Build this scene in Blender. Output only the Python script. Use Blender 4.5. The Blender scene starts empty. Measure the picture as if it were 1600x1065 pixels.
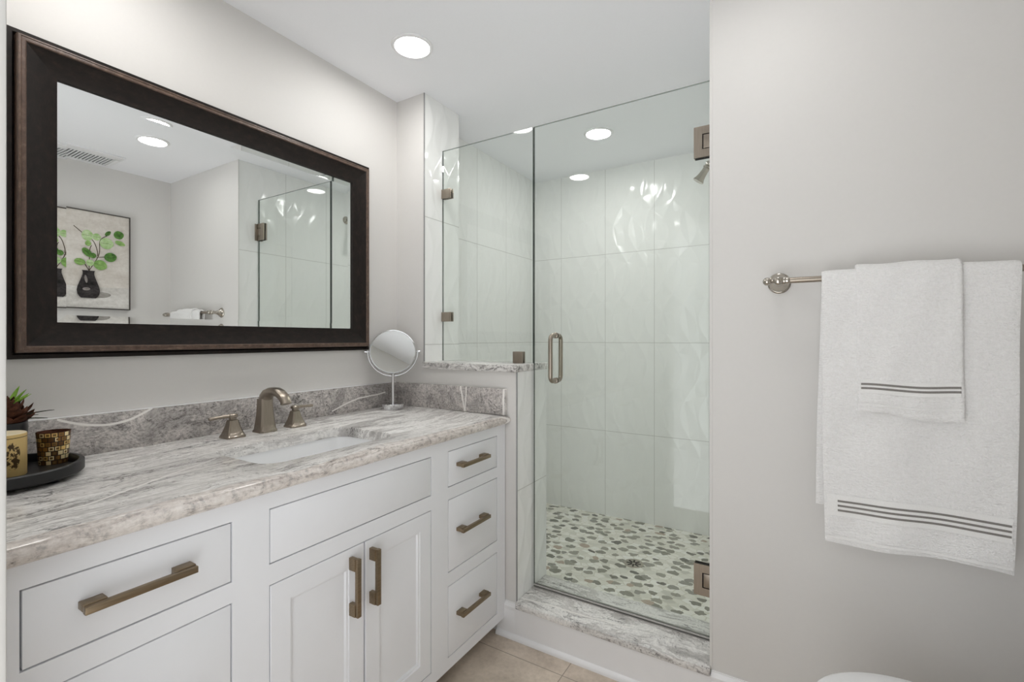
import bpy, bmesh, math, random
from math import sin, cos, pi, radians, sqrt, atan2
from mathutils import Vector, Matrix
random.seed(7)
S = bpy.context.scene
COL = S.collection

# ------------------------------------------------------------------ camera, world, exposure
cam_d = bpy.data.cameras.new('camera')
cam_d.sensor_width = 36.0
cam_d.lens = 737.4 / 1600 * 36
cam_d.shift_y = -4.3 / 1600
cam_d.clip_start = 0.02
cam = bpy.data.objects.new('camera', cam_d)
cam.location = (0, 0, 1.25)
cam.rotation_euler = (radians(90), 0, radians(31.385))
COL.objects.link(cam)
S.camera = cam

world = bpy.data.worlds.new('world')
world.use_nodes = True
# added fill through the doorway behind the camera, stronger from below for the ceiling
_wt = world.node_tree
_wb = _wt.nodes['Background']
_wb.inputs[0].default_value = (0.96, 0.98, 1.0, 1)
_tc = _wt.nodes.new('ShaderNodeTexCoord')
_sx = _wt.nodes.new('ShaderNodeSeparateXYZ')
_mr = _wt.nodes.new('ShaderNodeMapRange')
_mr.inputs['From Min'].default_value = -0.35
_mr.inputs['From Max'].default_value = 0.0
_mr.inputs['To Min'].default_value = 1.35
_mr.inputs['To Max'].default_value = 0.6
_wt.links.new(_tc.outputs['Generated'], _sx.inputs[0])
_wt.links.new(_sx.outputs[2], _mr.inputs[0])
_wt.links.new(_mr.outputs[0], _wb.inputs[1])
S.world = world

S.view_settings.view_transform = 'Standard'
S.view_settings.look = 'None'
S.view_settings.gamma = 1
S.view_settings.use_curve_mapping = False
S.view_settings.exposure = 1.4
LAMP = 28.0          # emission of the lenses over the vanity and in the shower
LAMP_DIM = 13.5      # emission of the lens over the toilet side, dimmed
S.cycles.max_bounces = 14
S.cycles.diffuse_bounces = 7
S.cycles.glossy_bounces = 6
S.cycles.transparent_max_bounces = 24
S.cycles.sample_clamp_indirect = 6.0

# ------------------------------------------------------------------ room measures (metres)
XL = -1.701      # left wall
XR = 0.665       # right wall
YW = 1.695       # wall with the shower opening (front face)
YI = 1.955       # its shower side
YB = 3.12        # shower back wall
YN = 0.15        # near wall (doorway wall), room side
ZC = 2.415       # ceiling
XJ = -1.521      # return jamb
XP = -1.009      # end of the knee wall
XT = -0.254      # edge of the towel wall, also the shower's other side wall
YG = 1.831       # glass plane
ZT = 0.926       # countertop


# ------------------------------------------------------------------ node helpers
def lin(c):
    def f(v):
        v /= 255.0
        return v / 12.92 if v <= 0.04045 else ((v + 0.055) / 1.055) ** 2.4
    return (f(c[0]), f(c[1]), f(c[2]), 1)


class NT:
    def __init__(s, name):
        s.m = bpy.data.materials.new(name)
        s.m.use_nodes = True
        s.t = s.m.node_tree
        s.b = s.t.nodes['Principled BSDF']
        s.out = s.t.nodes['Material Output']

    def n(s, typ, **kw):
        nd = s.t.nodes.new(typ)
        for k, v in kw.items():
            setattr(nd, k, v)
        return nd

    def set(s, sock, v):
        if isinstance(v, bpy.types.NodeSocket):
            s.t.links.new(v, sock)
        else:
            sock.default_value = v

    def math(s, op, a, b=None, c=None, clamp=False):
        nd = s.n('ShaderNodeMath', operation=op, use_clamp=clamp)
        s.set(nd.inputs[0], a)
        if b is not None:
            s.set(nd.inputs[1], b)
        if c is not None:
            s.set(nd.inputs[2], c)
        return nd.outputs[0]

    def pos(s):
        return s.n('ShaderNodeNewGeometry').outputs['Position']

    def sep(s, v):
        nd = s.n('ShaderNodeSeparateXYZ')
        s.set(nd.inputs[0], v)
        return nd.outputs

    def comb(s, x, y, z):
        nd = s.n('ShaderNodeCombineXYZ')
        s.set(nd.inputs[0], x); s.set(nd.inputs[1], y); s.set(nd.inputs[2], z)
        return nd.outputs[0]

    def mapping(s, v, scale=(1, 1, 1), rot=(0, 0, 0), loc=(0, 0, 0)):
        nd = s.n('ShaderNodeMapping')
        s.set(nd.inputs['Vector'], v)
        nd.inputs['Scale'].default_value = scale
        nd.inputs['Rotation'].default_value = rot
        nd.inputs['Location'].default_value = loc
        return nd.outputs[0]

    def noise(s, v, scale, detail=4, rough=0.55, dist=0.0, color=False):
        nd = s.n('ShaderNodeTexNoise')
        s.set(nd.inputs['Vector'], v)
        nd.inputs['Scale'].default_value = scale
        nd.inputs['Detail'].default_value = detail
        nd.inputs['Roughness'].default_value = rough
        nd.inputs['Distortion'].default_value = dist
        return nd.outputs['Color' if color else 'Fac']

    def ramp(s, fac, stops, interp='LINEAR'):
        nd = s.n('ShaderNodeValToRGB')
        cr = nd.color_ramp
        cr.interpolation = interp
        while len(cr.elements) < len(stops):
            cr.elements.new(0.5)
        for e, (p, c) in zip(cr.elements, stops):
            e.position = p
            e.color = c if len(c) == 4 else lin(c)
        s.set(nd.inputs[0], fac)
        return nd.outputs[0]

    def mix(s, fac, a, b, blend='MIX'):
        nd = s.n('ShaderNodeMix', data_type='RGBA', blend_type=blend)
        s.set(nd.inputs[0], fac)
        s.set(nd.inputs[6], a if isinstance(a, bpy.types.NodeSocket) or len(a) == 4 else lin(a))
        s.set(nd.inputs[7], b if isinstance(b, bpy.types.NodeSocket) or len(b) == 4 else lin(b))
        return nd.outputs[2]

    def addv(s, a, b, scale=1.0):
        m = s.n('ShaderNodeVectorMath', operation='MULTIPLY_ADD')
        s.set(m.inputs[0], b)
        m.inputs[1].default_value = (scale,) * 3
        s.set(m.inputs[2], a)
        return m.outputs[0]

    def bump(s, h, strength=0.3, dist=0.01):
        nd = s.n('ShaderNodeBump')
        nd.inputs['Strength'].default_value = strength
        nd.inputs['Distance'].default_value = dist
        s.set(nd.inputs['Height'], h)
        s.t.links.new(nd.outputs[0], s.b.inputs['Normal'])

    def base(s, c):
        s.set(s.b.inputs['Base Color'], c if isinstance(c, bpy.types.NodeSocket) or len(c) == 4 else lin(c))

    def p(s, **kw):
        for k, v in kw.items():
            s.set(s.b.inputs[k.replace('_', ' ')], v)


def plain(name, col, rough=0.5, metal=0.0, nscale=0, namp=0.06, bump=0.0, coat=0.0, stretch=(1, 1, 1), spec=0.5):
    m = NT(name)
    c = lin(col)
    if nscale:
        v = m.mapping(m.pos(), stretch)
        f = m.noise(v, nscale, 4)
        lo = tuple(x * (1 - namp) for x in c[:3]) + (1,)
        hi = tuple(min(1, x * (1 + namp)) for x in c[:3]) + (1,)
        m.base(m.ramp(f, [(0.3, lo), (0.7, hi)]))
        if bump:
            m.bump(f, bump, 0.002)
    else:
        m.base(c)
    m.p(Roughness=rough, Metallic=metal)
    m.b.inputs['Coat Weight'].default_value = coat
    m.b.inputs['Specular IOR Level'].default_value = spec
    return m.m


M = {}
M['wall'] = plain('wall_paint', (218, 216, 213), 0.55, nscale=90, namp=0.006, bump=0.03, spec=0.3)
M['ceiling'] = plain('ceiling_paint', (246, 247, 250), 0.7, nscale=120, namp=0.006, bump=0.02, spec=0.2)
M['trim'] = plain('trim_paint', (238, 238, 239), 0.3, nscale=15, namp=0.01)
M['cabinet'] = plain('cabinet_paint', (236, 237, 240), 0.33, nscale=12, namp=0.008)
M['casing'] = plain('casing_paint', (206, 204, 200), 0.4, nscale=15, namp=0.01)
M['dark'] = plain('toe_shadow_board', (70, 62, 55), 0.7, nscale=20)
M['ceramic'] = plain('white_ceramic', (240, 241, 242), 0.08, nscale=3, namp=0.004, coat=0.3)
M['nickel'] = plain('brushed_nickel', (160, 150, 138), 0.3, 1.0, nscale=220, namp=0.08, stretch=(1, 1, 0.06))
M['nickel_flat'] = plain('satin_nickel', (158, 148, 136), 0.36, 1.0, nscale=260, namp=0.06, stretch=(1, 1, 0.05))
M['steel'] = plain('polished_nickel', (186, 180, 170), 0.16, 1.0, nscale=60, namp=0.03)
M['bronze'] = plain('brushed_bronze', (142, 126, 104), 0.36, 1.0, nscale=240, namp=0.14, stretch=(1, 0.08, 1))
M['chrome'] = plain('chrome', (226, 227, 229), 0.05, 1.0, nscale=8, namp=0.01)
M['mirror'] = plain('mirror_silver', (240, 242, 241), 0.0, 1.0, nscale=2, namp=0.002)
M['black'] = plain('matte_black_wood', (22, 22, 23), 0.42, nscale=40, namp=0.2, bump=0.05)
M['blackgloss'] = plain('black_glaze', (26, 26, 29), 0.28, nscale=30, namp=0.2)
M['black_rubber'] = plain('black_gasket', (14, 14, 14), 0.6, nscale=40)
M['soil'] = plain('dark_soil', (40, 30, 24), 0.9, nscale=150, namp=0.4, bump=0.5)
M['wax'] = plain('cream_wax', (236, 222, 190), 0.5, nscale=30, namp=0.02)
M['schluter'] = plain('edge_trim_metal', (160, 160, 160), 0.35, 0.6, nscale=50)
M['grille_dark'] = plain('duct_shade', (20, 20, 22), 0.7, nscale=20)


def frame_mat():
    m = NT('dark_espresso_wood')
    v = m.mapping(m.pos(), (40, 6, 6))
    f = m.noise(v, 6, 6, 0.7)
    m.base(m.ramp(f, [(0.3, (22, 18, 16)), (0.55, (33, 27, 24)), (0.8, (50, 39, 33))]))
    m.p(Roughness=0.5)
    m.b.inputs['Specular IOR Level'].default_value = 0.2
    m.bump(f, 0.05, 0.002)
    return m.m


def frame_edge_mat():
    m = NT('rubbed_brown_edge')
    v = m.mapping(m.pos(), (30, 4, 4))
    f = m.noise(v, 12, 6, 0.75)
    m.base(m.ramp(f, [(0.3, (58, 44, 37)), (0.55, (96, 76, 64)), (0.75, (138, 116, 100))]))
    m.p(Roughness=0.4)
    return m.m


M['frame'] = frame_mat()
M['frame_edge'] = frame_edge_mat()


def stone_mat(name, kind):
    """flowing white and grey granite: 'top' streaks along y, 'sill' along x, 'splash' is the greyer flecked cut"""
    m = NT(name)
    p = m.pos()
    P = m.sep(p)
    warp = m.noise(p, 3.2, 3, 0.5, color=True)
    off = m.n('ShaderNodeVectorMath', operation='SUBTRACT')
    m.set(off.inputs[0], warp); off.inputs[1].default_value = (0.5, 0.5, 0.5)
    pw = m.addv(p, off.outputs[0], 0.13)
    sc = {'top': (1.0, 0.15, 1.0), 'sill': (0.25, 1.0, 1.0), 'splash': (0.8, 0.8, 1.0)}[kind]
    rot = {'top': (0, 0, radians(6)), 'sill': (0, 0, radians(-7)), 'splash': (0.4, 0.3, 0.2)}[kind]
    ps = m.mapping(pw, sc, rot)
    f1 = m.noise(ps, 11, 9, 0.66, 0.5)
    if kind == 'splash':
        col = m.ramp(f1, [(0.34, (172, 167, 164)), (0.47, (188, 183, 180)), (0.54, (218, 212, 208)), (0.60, (196, 190, 187)), (0.70, (212, 205, 201))])
    else:
        col = m.ramp(f1, [(0.33, (184, 181, 178)), (0.42, (204, 201, 198)), (0.455, (238, 236, 233)), (0.53, (243, 241, 238)), (0.56, (203, 200, 197)),
                          (0.61, (234, 231, 228)), (0.68, (190, 186, 183))])
    # mineral grain
    gr = m.noise(m.mapping(pw, (1, 0.7, 1)), 150 if kind == 'splash' else 120, 3, 0.75)
    col = m.mix(m.ramp(gr, [(0.35, (0.62 if kind == 'splash' else 0.24,) * 3 + (1,)), (0.58, (0, 0, 0, 1))]), col, (96, 92, 90))
    # grey bands packed with dark flecks
    band = m.noise(m.mapping(pw, sc, rot, (3.1, 1.7, 0.4)), 7.5, 5, 0.62, 0.8)
    bandf = m.ramp(band, [(0.53, (0, 0, 0, 1)), (0.62, (1, 1, 1, 1))])
    fl = m.noise(m.mapping(pw, (1, 0.6, 1)), 85, 4, 0.7)
    flf = m.ramp(fl, [(0.52, (0, 0, 0, 1)), (0.60, (1, 1, 1, 1))])
    col = m.mix(m.math('MULTIPLY', bandf, m.math('MULTIPLY_ADD', flf, 0.55, 0.18)), col, (92, 88, 86))
    # thin ragged dark veins
    for loc, k, w in (((0.3, 5.2, 1.1), 5.0, 0.008), ((4.3, 1.2, 2.6), 9.0, 0.010)):
        vn = m.noise(m.mapping(pw, sc, rot, loc), k, 8, 0.62, 1.2)
        vd = m.math('ABSOLUTE', m.math('SUBTRACT', vn, 0.5))
        vf = m.math('MULTIPLY_ADD', vd, -1.3 / w, 1.3, clamp=True)
        patch = m.ramp(m.noise(m.mapping(p, (1, 1, 1), (0, 0, 0), loc), 8, 3), [(0.48, (0, 0, 0, 1)), (0.58, (1, 1, 1, 1))])
        col = m.mix(m.math('MULTIPLY', m.math('MULTIPLY', vf, patch), 0.7), col, (70, 67, 66))
    # specks
    sp = m.n('ShaderNodeTexVoronoi')
    m.set(sp.inputs['Vector'], pw); sp.inputs['Scale'].default_value = 105
    spf = m.ramp(sp.outputs['Distance'], [(0.12, (1, 1, 1, 1)), (0.24, (0, 0, 0, 1))])
    spp = m.ramp(m.noise(p, 14, 2), [(0.52, (0, 0, 0, 1)), (0.6, (1, 1, 1, 1))])
    col = m.mix(m.math('MULTIPLY', m.math('MULTIPLY', spf, spp), 0.75), col, (78, 73, 70))
    # the front edge of the slab runs into a warmer, more speckled seam
    wv = m.sep(off.outputs[0])

    def vein(axis_a, axis_b, a0, slope, b0, b1, w, extra=None, curve=None):
        """white vein: coordinate a = a0 + slope (b - b0) while b0 < b < b1"""
        nonlocal col
        a, b = P[axis_a], P[axis_b]
        t = m.math('SUBTRACT', b, b0)
        y = m.math('MULTIPLY_ADD', t, slope, a0)
        if curve:
            c = m.math('SUBTRACT', b, curve[0])
            y = m.math('ADD', y, m.math('MULTIPLY', m.math('MULTIPLY', c, c), curve[1]))
        d = m.math('ABSOLUTE', m.math('ADD', m.math('SUBTRACT', a, y), m.math('MULTIPLY', wv[axis_a], 0.03)))
        f = m.math('MULTIPLY_ADD', d, -1.6 / w, 2.4, clamp=True)
        f = m.math('MULTIPLY', f, m.math('MULTIPLY', m.math('GREATER_THAN', b, b0), m.math('LESS_THAN', b, b1)))
        if extra:
            f = m.math('MULTIPLY', f, extra)
        col = m.mix(m.math('MULTIPLY', f, 0.9), col, (242, 239, 235))

    if kind == 'top':
        warmm = m.ramp(P[0], [(0.0, (0, 0, 0, 1)), (1.0, (1, 1, 1, 1))])
        edge = m.math('MULTIPLY', m.math('GREATER_THAN', m.math('ADD', P[0], m.math('MULTIPLY', wv[0], 0.12)), -1.064), 0.5)
        warm = m.ramp(m.noise(pw, 60, 5, 0.7), [(0.36, (120, 106, 98)), (0.48, (206, 192, 182)), (0.62, (226, 216, 208))])
        col = m.mix(edge, col, warm)
        vein(0, 1, -1.165, -0.09, 0.12, 0.35, 0.0032)
        vein(0, 1, -1.183, -0.50, 0.347, 0.67, 0.0032)
        vein(0, 1, -1.262, -0.10, 0.49, 0.70, 0.0022)
        vein(0, 1, -1.170, 0.205, 1.06, 1.70, 0.0028)
        vein(0, 1, -1.185, -0.178, 1.03, 1.66, 0.0028)
        vein(0, 1, -1.64, 0.10, 0.60, 0.95, 0.002)
        vein(0, 1, -1.50, 0.09, 1.02, 1.60, 0.0018)
    elif kind == 'splash':
        back = m.math('LESS_THAN', P[0], -1.6795)
        sidem = m.math('GREATER_THAN', P[1], 1.6)
        vein(2, 1, 1.008, 0.0, 0.44, 0.68, 0.0028, back, (0.545, 2.6))
        vein(2, 1, 0.945, 0.26, 1.30, 1.44, 0.0026, back)
        vein(2, 1, 0.982, 0.06, 1.44, 1.60, 0.0026, back)
        vein(0, 2, -1.262, -0.22, 0.92, 1.04, 0.0032, sidem)
        vein(0, 2, -1.262, 0.05, 0.92, 1.04, 0.0022, sidem)
        vein(0, 2, -1.067, 0.0, 0.92, 1.04, 0.0040, sidem)
    else:
        vein(1, 0, 1.715, 0.09, -1.0, -0.55, 0.003)
        vein(1, 0, 1.87, 0.06, -0.70, -0.25, 0.003)
        vein(1, 0, 1.80, 0.0, -1.52, -1.15, 0.0028)
    m.base(col)
    m.p(Roughness=0.19)
    m.b.inputs['Specular IOR Level'].default_value = 0.42
    return m.m


M['stone'] = stone_mat('granite_top', 'top')
M['stone_splash'] = stone_mat('granite_splash', 'splash')
M['stone_sill'] = stone_mat('granite_sill', 'sill')


def tile_mat(name, axis, c0, col=(242, 243, 241)):
    """large white tiles with leaf-like embossed waves; columns of 0.335 m from c0, rows of 0.609 m"""
    m = NT(name)
    s = m.sep(m.pos())
    h = s[0] if axis == 'x' else s[1]
    u = m.math('DIVIDE', m.math('SUBTRACT', h, c0), 0.335)
    v = m.math('DIVIDE', m.math('SUBTRACT', s[2], 0.002), 0.609)
    a = m.math('MULTIPLY', m.math('SINE', m.math('MULTIPLY', v, 2 * pi)), 0.55)
    b = m.math('MULTIPLY', m.math('SINE', m.math('MULTIPLY_ADD', v, 2 * pi, 0.5)), 0.55)
    def crest(x, soft):
        t = m.math('SINE', m.math('MULTIPLY', x, pi))
        return m.math('SUBTRACT', 1.0, m.math('SQRT', m.math('MULTIPLY_ADD', t, t, soft)))
    r1 = crest(m.math('ADD', m.math('MULTIPLY', u, 3.0), a), 0.010)
    r2 = crest(m.math('SUBTRACT', m.math('MULTIPLY', u, 2.0), b), 0.010)
    hgt = m.math('SMOOTH_MAX', r1, m.math('SUBTRACT', r2, 0.12), 0.06)
    fu = m.math('ABSOLUTE', m.math('SUBTRACT', m.math('FRACT', u), 0.5))
    fv = m.math('ABSOLUTE', m.math('SUBTRACT', m.math('FRACT', v), 0.5))
    gu = m.math('GREATER_THAN', fu, 0.5 - 0.0013 / 0.335)
    gv = m.math('GREATER_THAN', fv, 0.5 - 0.0016 / 0.609)
    g = m.math('MAXIMUM', gu, gv)
    m.base(m.mix(g, col, (196, 196, 192)))
    m.bump(m.math('SUBTRACT', hgt, m.math('MULTIPLY', g, 0.6)), 0.45, 0.008)
    m.set(m.b.inputs['Roughness'], m.math('MULTIPLY_ADD', g, 0.5, 0.13))
    return m.m


M['tile_x'] = tile_mat('wave_tile_back', 'x', -0.478)
M['tile_y'] = tile_mat('wave_tile_side', 'y', 1.695)


def pebble_mat():
    m = NT('sliced_pebble_mosaic')
    p = m.pos()
    w = m.noise(p, 9, 2, 0.5, color=True)
    off = m.n('ShaderNodeVectorMath', operation='SUBTRACT')
    m.set(off.inputs[0], w); off.inputs[1].default_value = (0.5, 0.5, 0.5)
    q = m.mapping(m.addv(p, off.outputs[0], 0.035), (0.95, 1.3, 0.0), (0, 0, 0.35))
    v1 = m.n('ShaderNodeTexVoronoi', feature='F1', voronoi_dimensions='2D')
    v2 = m.n('ShaderNodeTexVoronoi', feature='DISTANCE_TO_EDGE', voronoi_dimensions='2D')
    for v in (v1, v2):
        m.set(v.inputs['Vector'], q)
        v.inputs['Scale'].default_value = 22
        v.inputs['Randomness'].default_value = 0.85
    rnd = m.sep(v1.outputs['Color'])
    stone = m.ramp(rnd[0], [(0.0, (246, 244, 236)), (0.34, (236, 234, 224)), (0.60, (248, 247, 241)), (0.80, (228, 227, 216)), (0.93, (212, 211, 200))], 'CONSTANT')
    grain = m.noise(p, 120, 3, 0.6)
    thr = m.math('MULTIPLY_ADD', rnd[1], 0.04, 0.03)
    g = m.math('LESS_THAN', v2.outputs['Distance'], thr)
    col = m.mix(g, stone, (226, 224, 211))
    # darker flat stones scattered singly among the pale ones
    w2 = m.noise(p, 26, 2, 0.5, color=True)
    off2 = m.n('ShaderNodeVectorMath', operation='SUBTRACT')
    m.set(off2.inputs[0], w2); off2.inputs[1].default_value = (0.5, 0.5, 0.5)
    q2 = m.mapping(m.addv(p, off2.outputs[0], 0.042), (0.88, 1.2, 0.0), (0, 0, 0.3), (0.37, 0.12, 0))
    v3 = m.n('ShaderNodeTexVoronoi', feature='F1', voronoi_dimensions='2D')
    m.set(v3.inputs['Vector'], q2)
    v3.inputs['Scale'].default_value = 14.5
    v3.inputs['Randomness'].default_value = 0.9
    r3 = m.sep(v3.outputs['Color'])
    dark = m.ramp(r3[0], [(0.0, (158, 156, 144)), (0.28, (136, 135, 123)), (0.55, (116, 116, 105)), (0.74, (150, 149, 140)), (0.86, (186, 168, 150)), (0.93, (96, 96, 88))], 'CONSTANT')
    dark = m.mix(m.math('MULTIPLY', grain, 0.3), dark, (190, 188, 176))
    inside = m.math('LESS_THAN', v3.outputs['Distance'], m.math('MULTIPLY', m.math('MULTIPLY_ADD', r3[1], 0.17, 0.24), m.math('GREATER_THAN', r3[2], 0.12)))
    m.base(m.mix(inside, col, dark))
    m.set(m.b.inputs['Roughness'], m.math('MULTIPLY_ADD', g, 0.3, 0.4))
    m.bump(m.ramp(v2.outputs['Distance'], [(0.0, (0, 0, 0, 1)), (0.14, (1, 1, 1, 1))]), 0.2, 0.003)
    return m.m


M['pebble'] = pebble_mat()


def floor_mat():
    m = NT('taupe_floor_tile')
    p = m.pos()
    s = m.sep(p)
    u = m.math('DIVIDE', m.math('ADD', s[0], 0.752), 0.61)
    v = m.math('DIVIDE', m.math('SUBTRACT', s[1], 0.98), 0.61)
    fu = m.math('ABSOLUTE', m.math('SUBTRACT', m.math('FRACT', m.math('ADD', u, 0.5)), 0.5))
    fv = m.math('ABSOLUTE', m.math('SUBTRACT', m.math('FRACT', m.math('ADD', v, 0.5)), 0.5))
    g = m.math('LESS_THAN', m.math('MINIMUM', fu, fv), 0.0028)
    f = m.math('ADD', m.math('MULTIPLY', m.noise(p, 7, 6, 0.65, 0.4), 0.7), m.math('MULTIPLY', m.noise(p, 60, 4, 0.6), 0.3))
    c = m.ramp(f, [(0.32, (180, 166, 150)), (0.5, (204, 190, 174)), (0.68, (224, 210, 194))])
    m.base(m.mix(g, c, (150, 138, 124)))
    m.p(Roughness=0.42)
    m.bump(m.math('SUBTRACT', f, g), 0.12, 0.002)
    return m.m


M['floor'] = floor_mat()


def glass_mat(name, tint, edge=False):
    m = NT(name)
    m.t.nodes.remove(m.b)
    fr = m.n('ShaderNodeFresnel')
    fr.inputs['IOR'].default_value = 1.5
    tr = m.n('ShaderNodeBsdfTransparent')
    tr.inputs[0].default_value = tint
    gl = m.n('ShaderNodeBsdfGlossy')
    gl.inputs['Roughness'].default_value = 0.0
    gl.inputs[0].default_value = (1, 1, 1, 1)
    mx = m.n('ShaderNodeMixShader')
    # faint unevenness so the pane is not a perfect sheet
    nf = m.math('MULTIPLY_ADD', m.noise(m.pos(), 3, 2), 0.02, -0.01)
    if edge:
        m.set(mx.inputs[0], m.math('MULTIPLY', fr.outputs[0], 0.25))
    else:
        geo = m.n('ShaderNodeNewGeometry')
        front = m.math('SUBTRACT', 1.0, geo.outputs['Backfacing'])
        m.set(mx.inputs[0], m.math('MULTIPLY', m.math('MULTIPLY', m.math('ADD', fr.outputs[0], nf), 0.9, clamp=True), front))
    m.t.links.new(tr.outputs[0], mx.inputs[1])
    m.t.links.new(gl.outputs[0], mx.inputs[2])
    m.t.links.new(mx.outputs[0], m.out.inputs[0])
    return m.m


M['glass'] = glass_mat('clear_shower_glass', (0.968, 0.983, 0.972, 1))
M['glass_edge'] = glass_mat('glass_cut_edge', (0.16, 0.20, 0.18, 1), True)
M['glass_joint'] = plain('dark_polished_edge', (58, 66, 62), 0.15, nscale=20)


def towel_mat(name, bumpy=0.65):
    m = NT(name)
    p = m.pos()
    f = m.noise(p, 230, 3, 0.7)
    f2 = m.noise(m.mapping(p, (1, 1, 2.2)), 95, 3, 0.6)
    m.base(m.ramp(m.math('ADD', m.math('MULTIPLY', f, 0.6), m.math('MULTIPLY', f2, 0.4)), [(0.3, (238, 237, 235)), (0.65, (252, 251, 250))]))
    m.p(Roughness=0.95)
    m.b.inputs['Sheen Weight'].default_value = 0.25
    m.b.inputs['Specular IOR Level'].default_value = 0.1
    m.bump(m.math('ADD', f, m.math('MULTIPLY', f2, 1.6)), bumpy, 0.006)
    return m.m


M['towel'] = towel_mat('white_terry')
M['towel_flat'] = plain('white_woven_band', (236, 235, 233), 0.9, nscale=400, namp=0.03, bump=0.1, spec=0.1)
M['stripe'] = plain('grey_woven_stripe', (134, 130, 126), 0.9, nscale=400, namp=0.08, bump=0.1, spec=0.1)


def lamp_mat(name, strength):
    m = NT(name)
    m.t.nodes.remove(m.b)
    e = m.n('ShaderNodeEmission')
    e.inputs[0].default_value = (1.0, 0.982, 0.962, 1)
    e.inputs[1].default_value = strength
    m.t.links.new(e.outputs[0], m.out.inputs[0])
    return m.m


M['lamp'] = lamp_mat('lit_lens', LAMP)
M['lamp_dim'] = lamp_mat('lit_lens_dimmed', LAMP_DIM)


def mosaic_mat():
    m = NT('gold_mosaic_glass')
    tc = m.n('ShaderNodeTexCoord')
    s = m.sep(tc.outputs['UV'])
    v = m.math('MULTIPLY', s[1], 7.0)
    row = m.math('FLOOR', v)
    u = m.math('ADD', m.math('MULTIPLY', s[0], 16.0), m.math('MULTIPLY', m.math('MODULO', row, 2.0), 0.5))
    fu = m.math('ABSOLUTE', m.math('SUBTRACT', m.math('FRACT', u), 0.5))
    fv = m.math('ABSOLUTE', m.math('SUBTRACT', m.math('FRACT', v), 0.5))
    d = m.math('MAXIMUM', fu, fv)
    wn = m.n('ShaderNodeTexWhiteNoise', noise_dimensions='2D')
    m.set(wn.inputs['Vector'], m.comb(m.math('FLOOR', u), row, 0.0))
    tile = m.ramp(wn.outputs['Value'], [(0.0, (150, 108, 56)), (0.22, (226, 190, 116)), (0.5, (250, 230, 180)), (0.85, (100, 70, 38))], 'CONSTANT')
    inner = m.math('LESS_THAN', d, 0.24)
    has = m.math('GREATER_THAN', m.sep(wn.outputs['Color'])[1], 0.4)
    tile = m.mix(m.math('MULTIPLY', inner, has), tile, (120, 96, 58))
    g = m.math('GREATER_THAN', d, 0.42)
    m.base(m.mix(g, tile, (30, 18, 10)))
    m.set(m.b.inputs['Metallic'], m.math('MULTIPLY_ADD', g, -0.4, 0.4))
    m.p(Roughness=0.28)
    m.bump(m.math('SUBTRACT', 1.0, g), 0.3, 0.001)
    return m.m


M['mosaic'] = mosaic_mat()


def candle_mat():
    m = NT('gold_candle_wrap')
    tc = m.n('ShaderNodeTexCoord')
    s = m.sep(tc.outputs['UV'])
    # a dark floral print patch on the side, with a clear band near the rim
    du = m.math('DIVIDE', m.math('SUBTRACT', m.math('FRACT', m.math('ADD', s[0], 0.5)), 0.545), 0.055)
    dv = m.math('DIVIDE', m.math('SUBTRACT', s[1], 0.50), 0.34)
    r = m.math('ADD', m.math('MULTIPLY', du, du), m.math('MULTIPLY', dv, dv))
    f = m.noise(m.comb(m.math('MULTIPLY', s[0], 3.0), s[1], 0.0), 8, 5, 0.65, 0.5)
    msk = m.math('MULTIPLY', m.math('LESS_THAN', m.math('MULTIPLY_ADD', f, 0.8, r), 1.3), m.math('GREATER_THAN', f, 0.48))
    line = m.math('LESS_THAN', m.math('ABSOLUTE', m.math('SUBTRACT', s[1], 0.92)), 0.008)
    m.base(m.mix(m.math('MAXIMUM', msk, line), (214, 184, 122), (74, 54, 26)))
    m.p(Roughness=0.4)
    m.b.inputs['Metallic'].default_value = 0.2
    return m.m


M['candle'] = candle_mat()


def canvas_mat(name, a, b, sc=6):
    m = NT(name)
    p = m.pos()
    f = m.math('ADD', m.math('MULTIPLY', m.noise(m.mapping(p, (1, 0.6, 1.2)), sc, 6, 0.7, 0.6), 0.75), m.math('MULTIPLY', m.noise(p, 70, 3), 0.25))
    m.base(m.ramp(f, [(0.34, a), (0.64, b)]))
    m.p(Roughness=0.75)
    m.b.inputs['Specular IOR Level'].default_value = 0.15
    return m.m


M['cv_bg'] = canvas_mat('paint_beige', (196, 188, 178), (226, 221, 214))
M['cv_table'] = canvas_mat('paint_table', (190, 186, 180), (232, 229, 224), 9)
M['cv_shadow'] = canvas_mat('paint_grey', (128, 124, 118), (172, 168, 162), 14)
M['cv_vase'] = canvas_mat('paint_black', (28, 26, 26), (74, 70, 70), 26)
M['cv_shine'] = canvas_mat('paint_shine', (110, 104, 100), (160, 154, 150), 30)
M['cv_stem'] = canvas_mat('paint_stem', (66, 58, 46), (96, 86, 70), 40)
M['cv_leaf'] = canvas_mat('paint_leaf', (92, 138, 62), (162, 196, 122), 34)
M['cv_leaf_light'] = canvas_mat('paint_leaf_light', (142, 184, 108), (206, 222, 182), 30)
M['cv_leaf_dark'] = canvas_mat('paint_leaf_dark', (34, 72, 34), (112, 158, 80), 36)
M['leaf_green'] = canvas_mat('fresh_leaf', (96, 148, 44), (168, 206, 96), 30)
M['leaf_dark'] = canvas_mat('dark_leaf', (38, 44, 36), (66, 72, 52), 30)
M['leaf_brown'] = canvas_mat('maroon_petal', (44, 26, 20), (104, 66, 50), 60)


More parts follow.
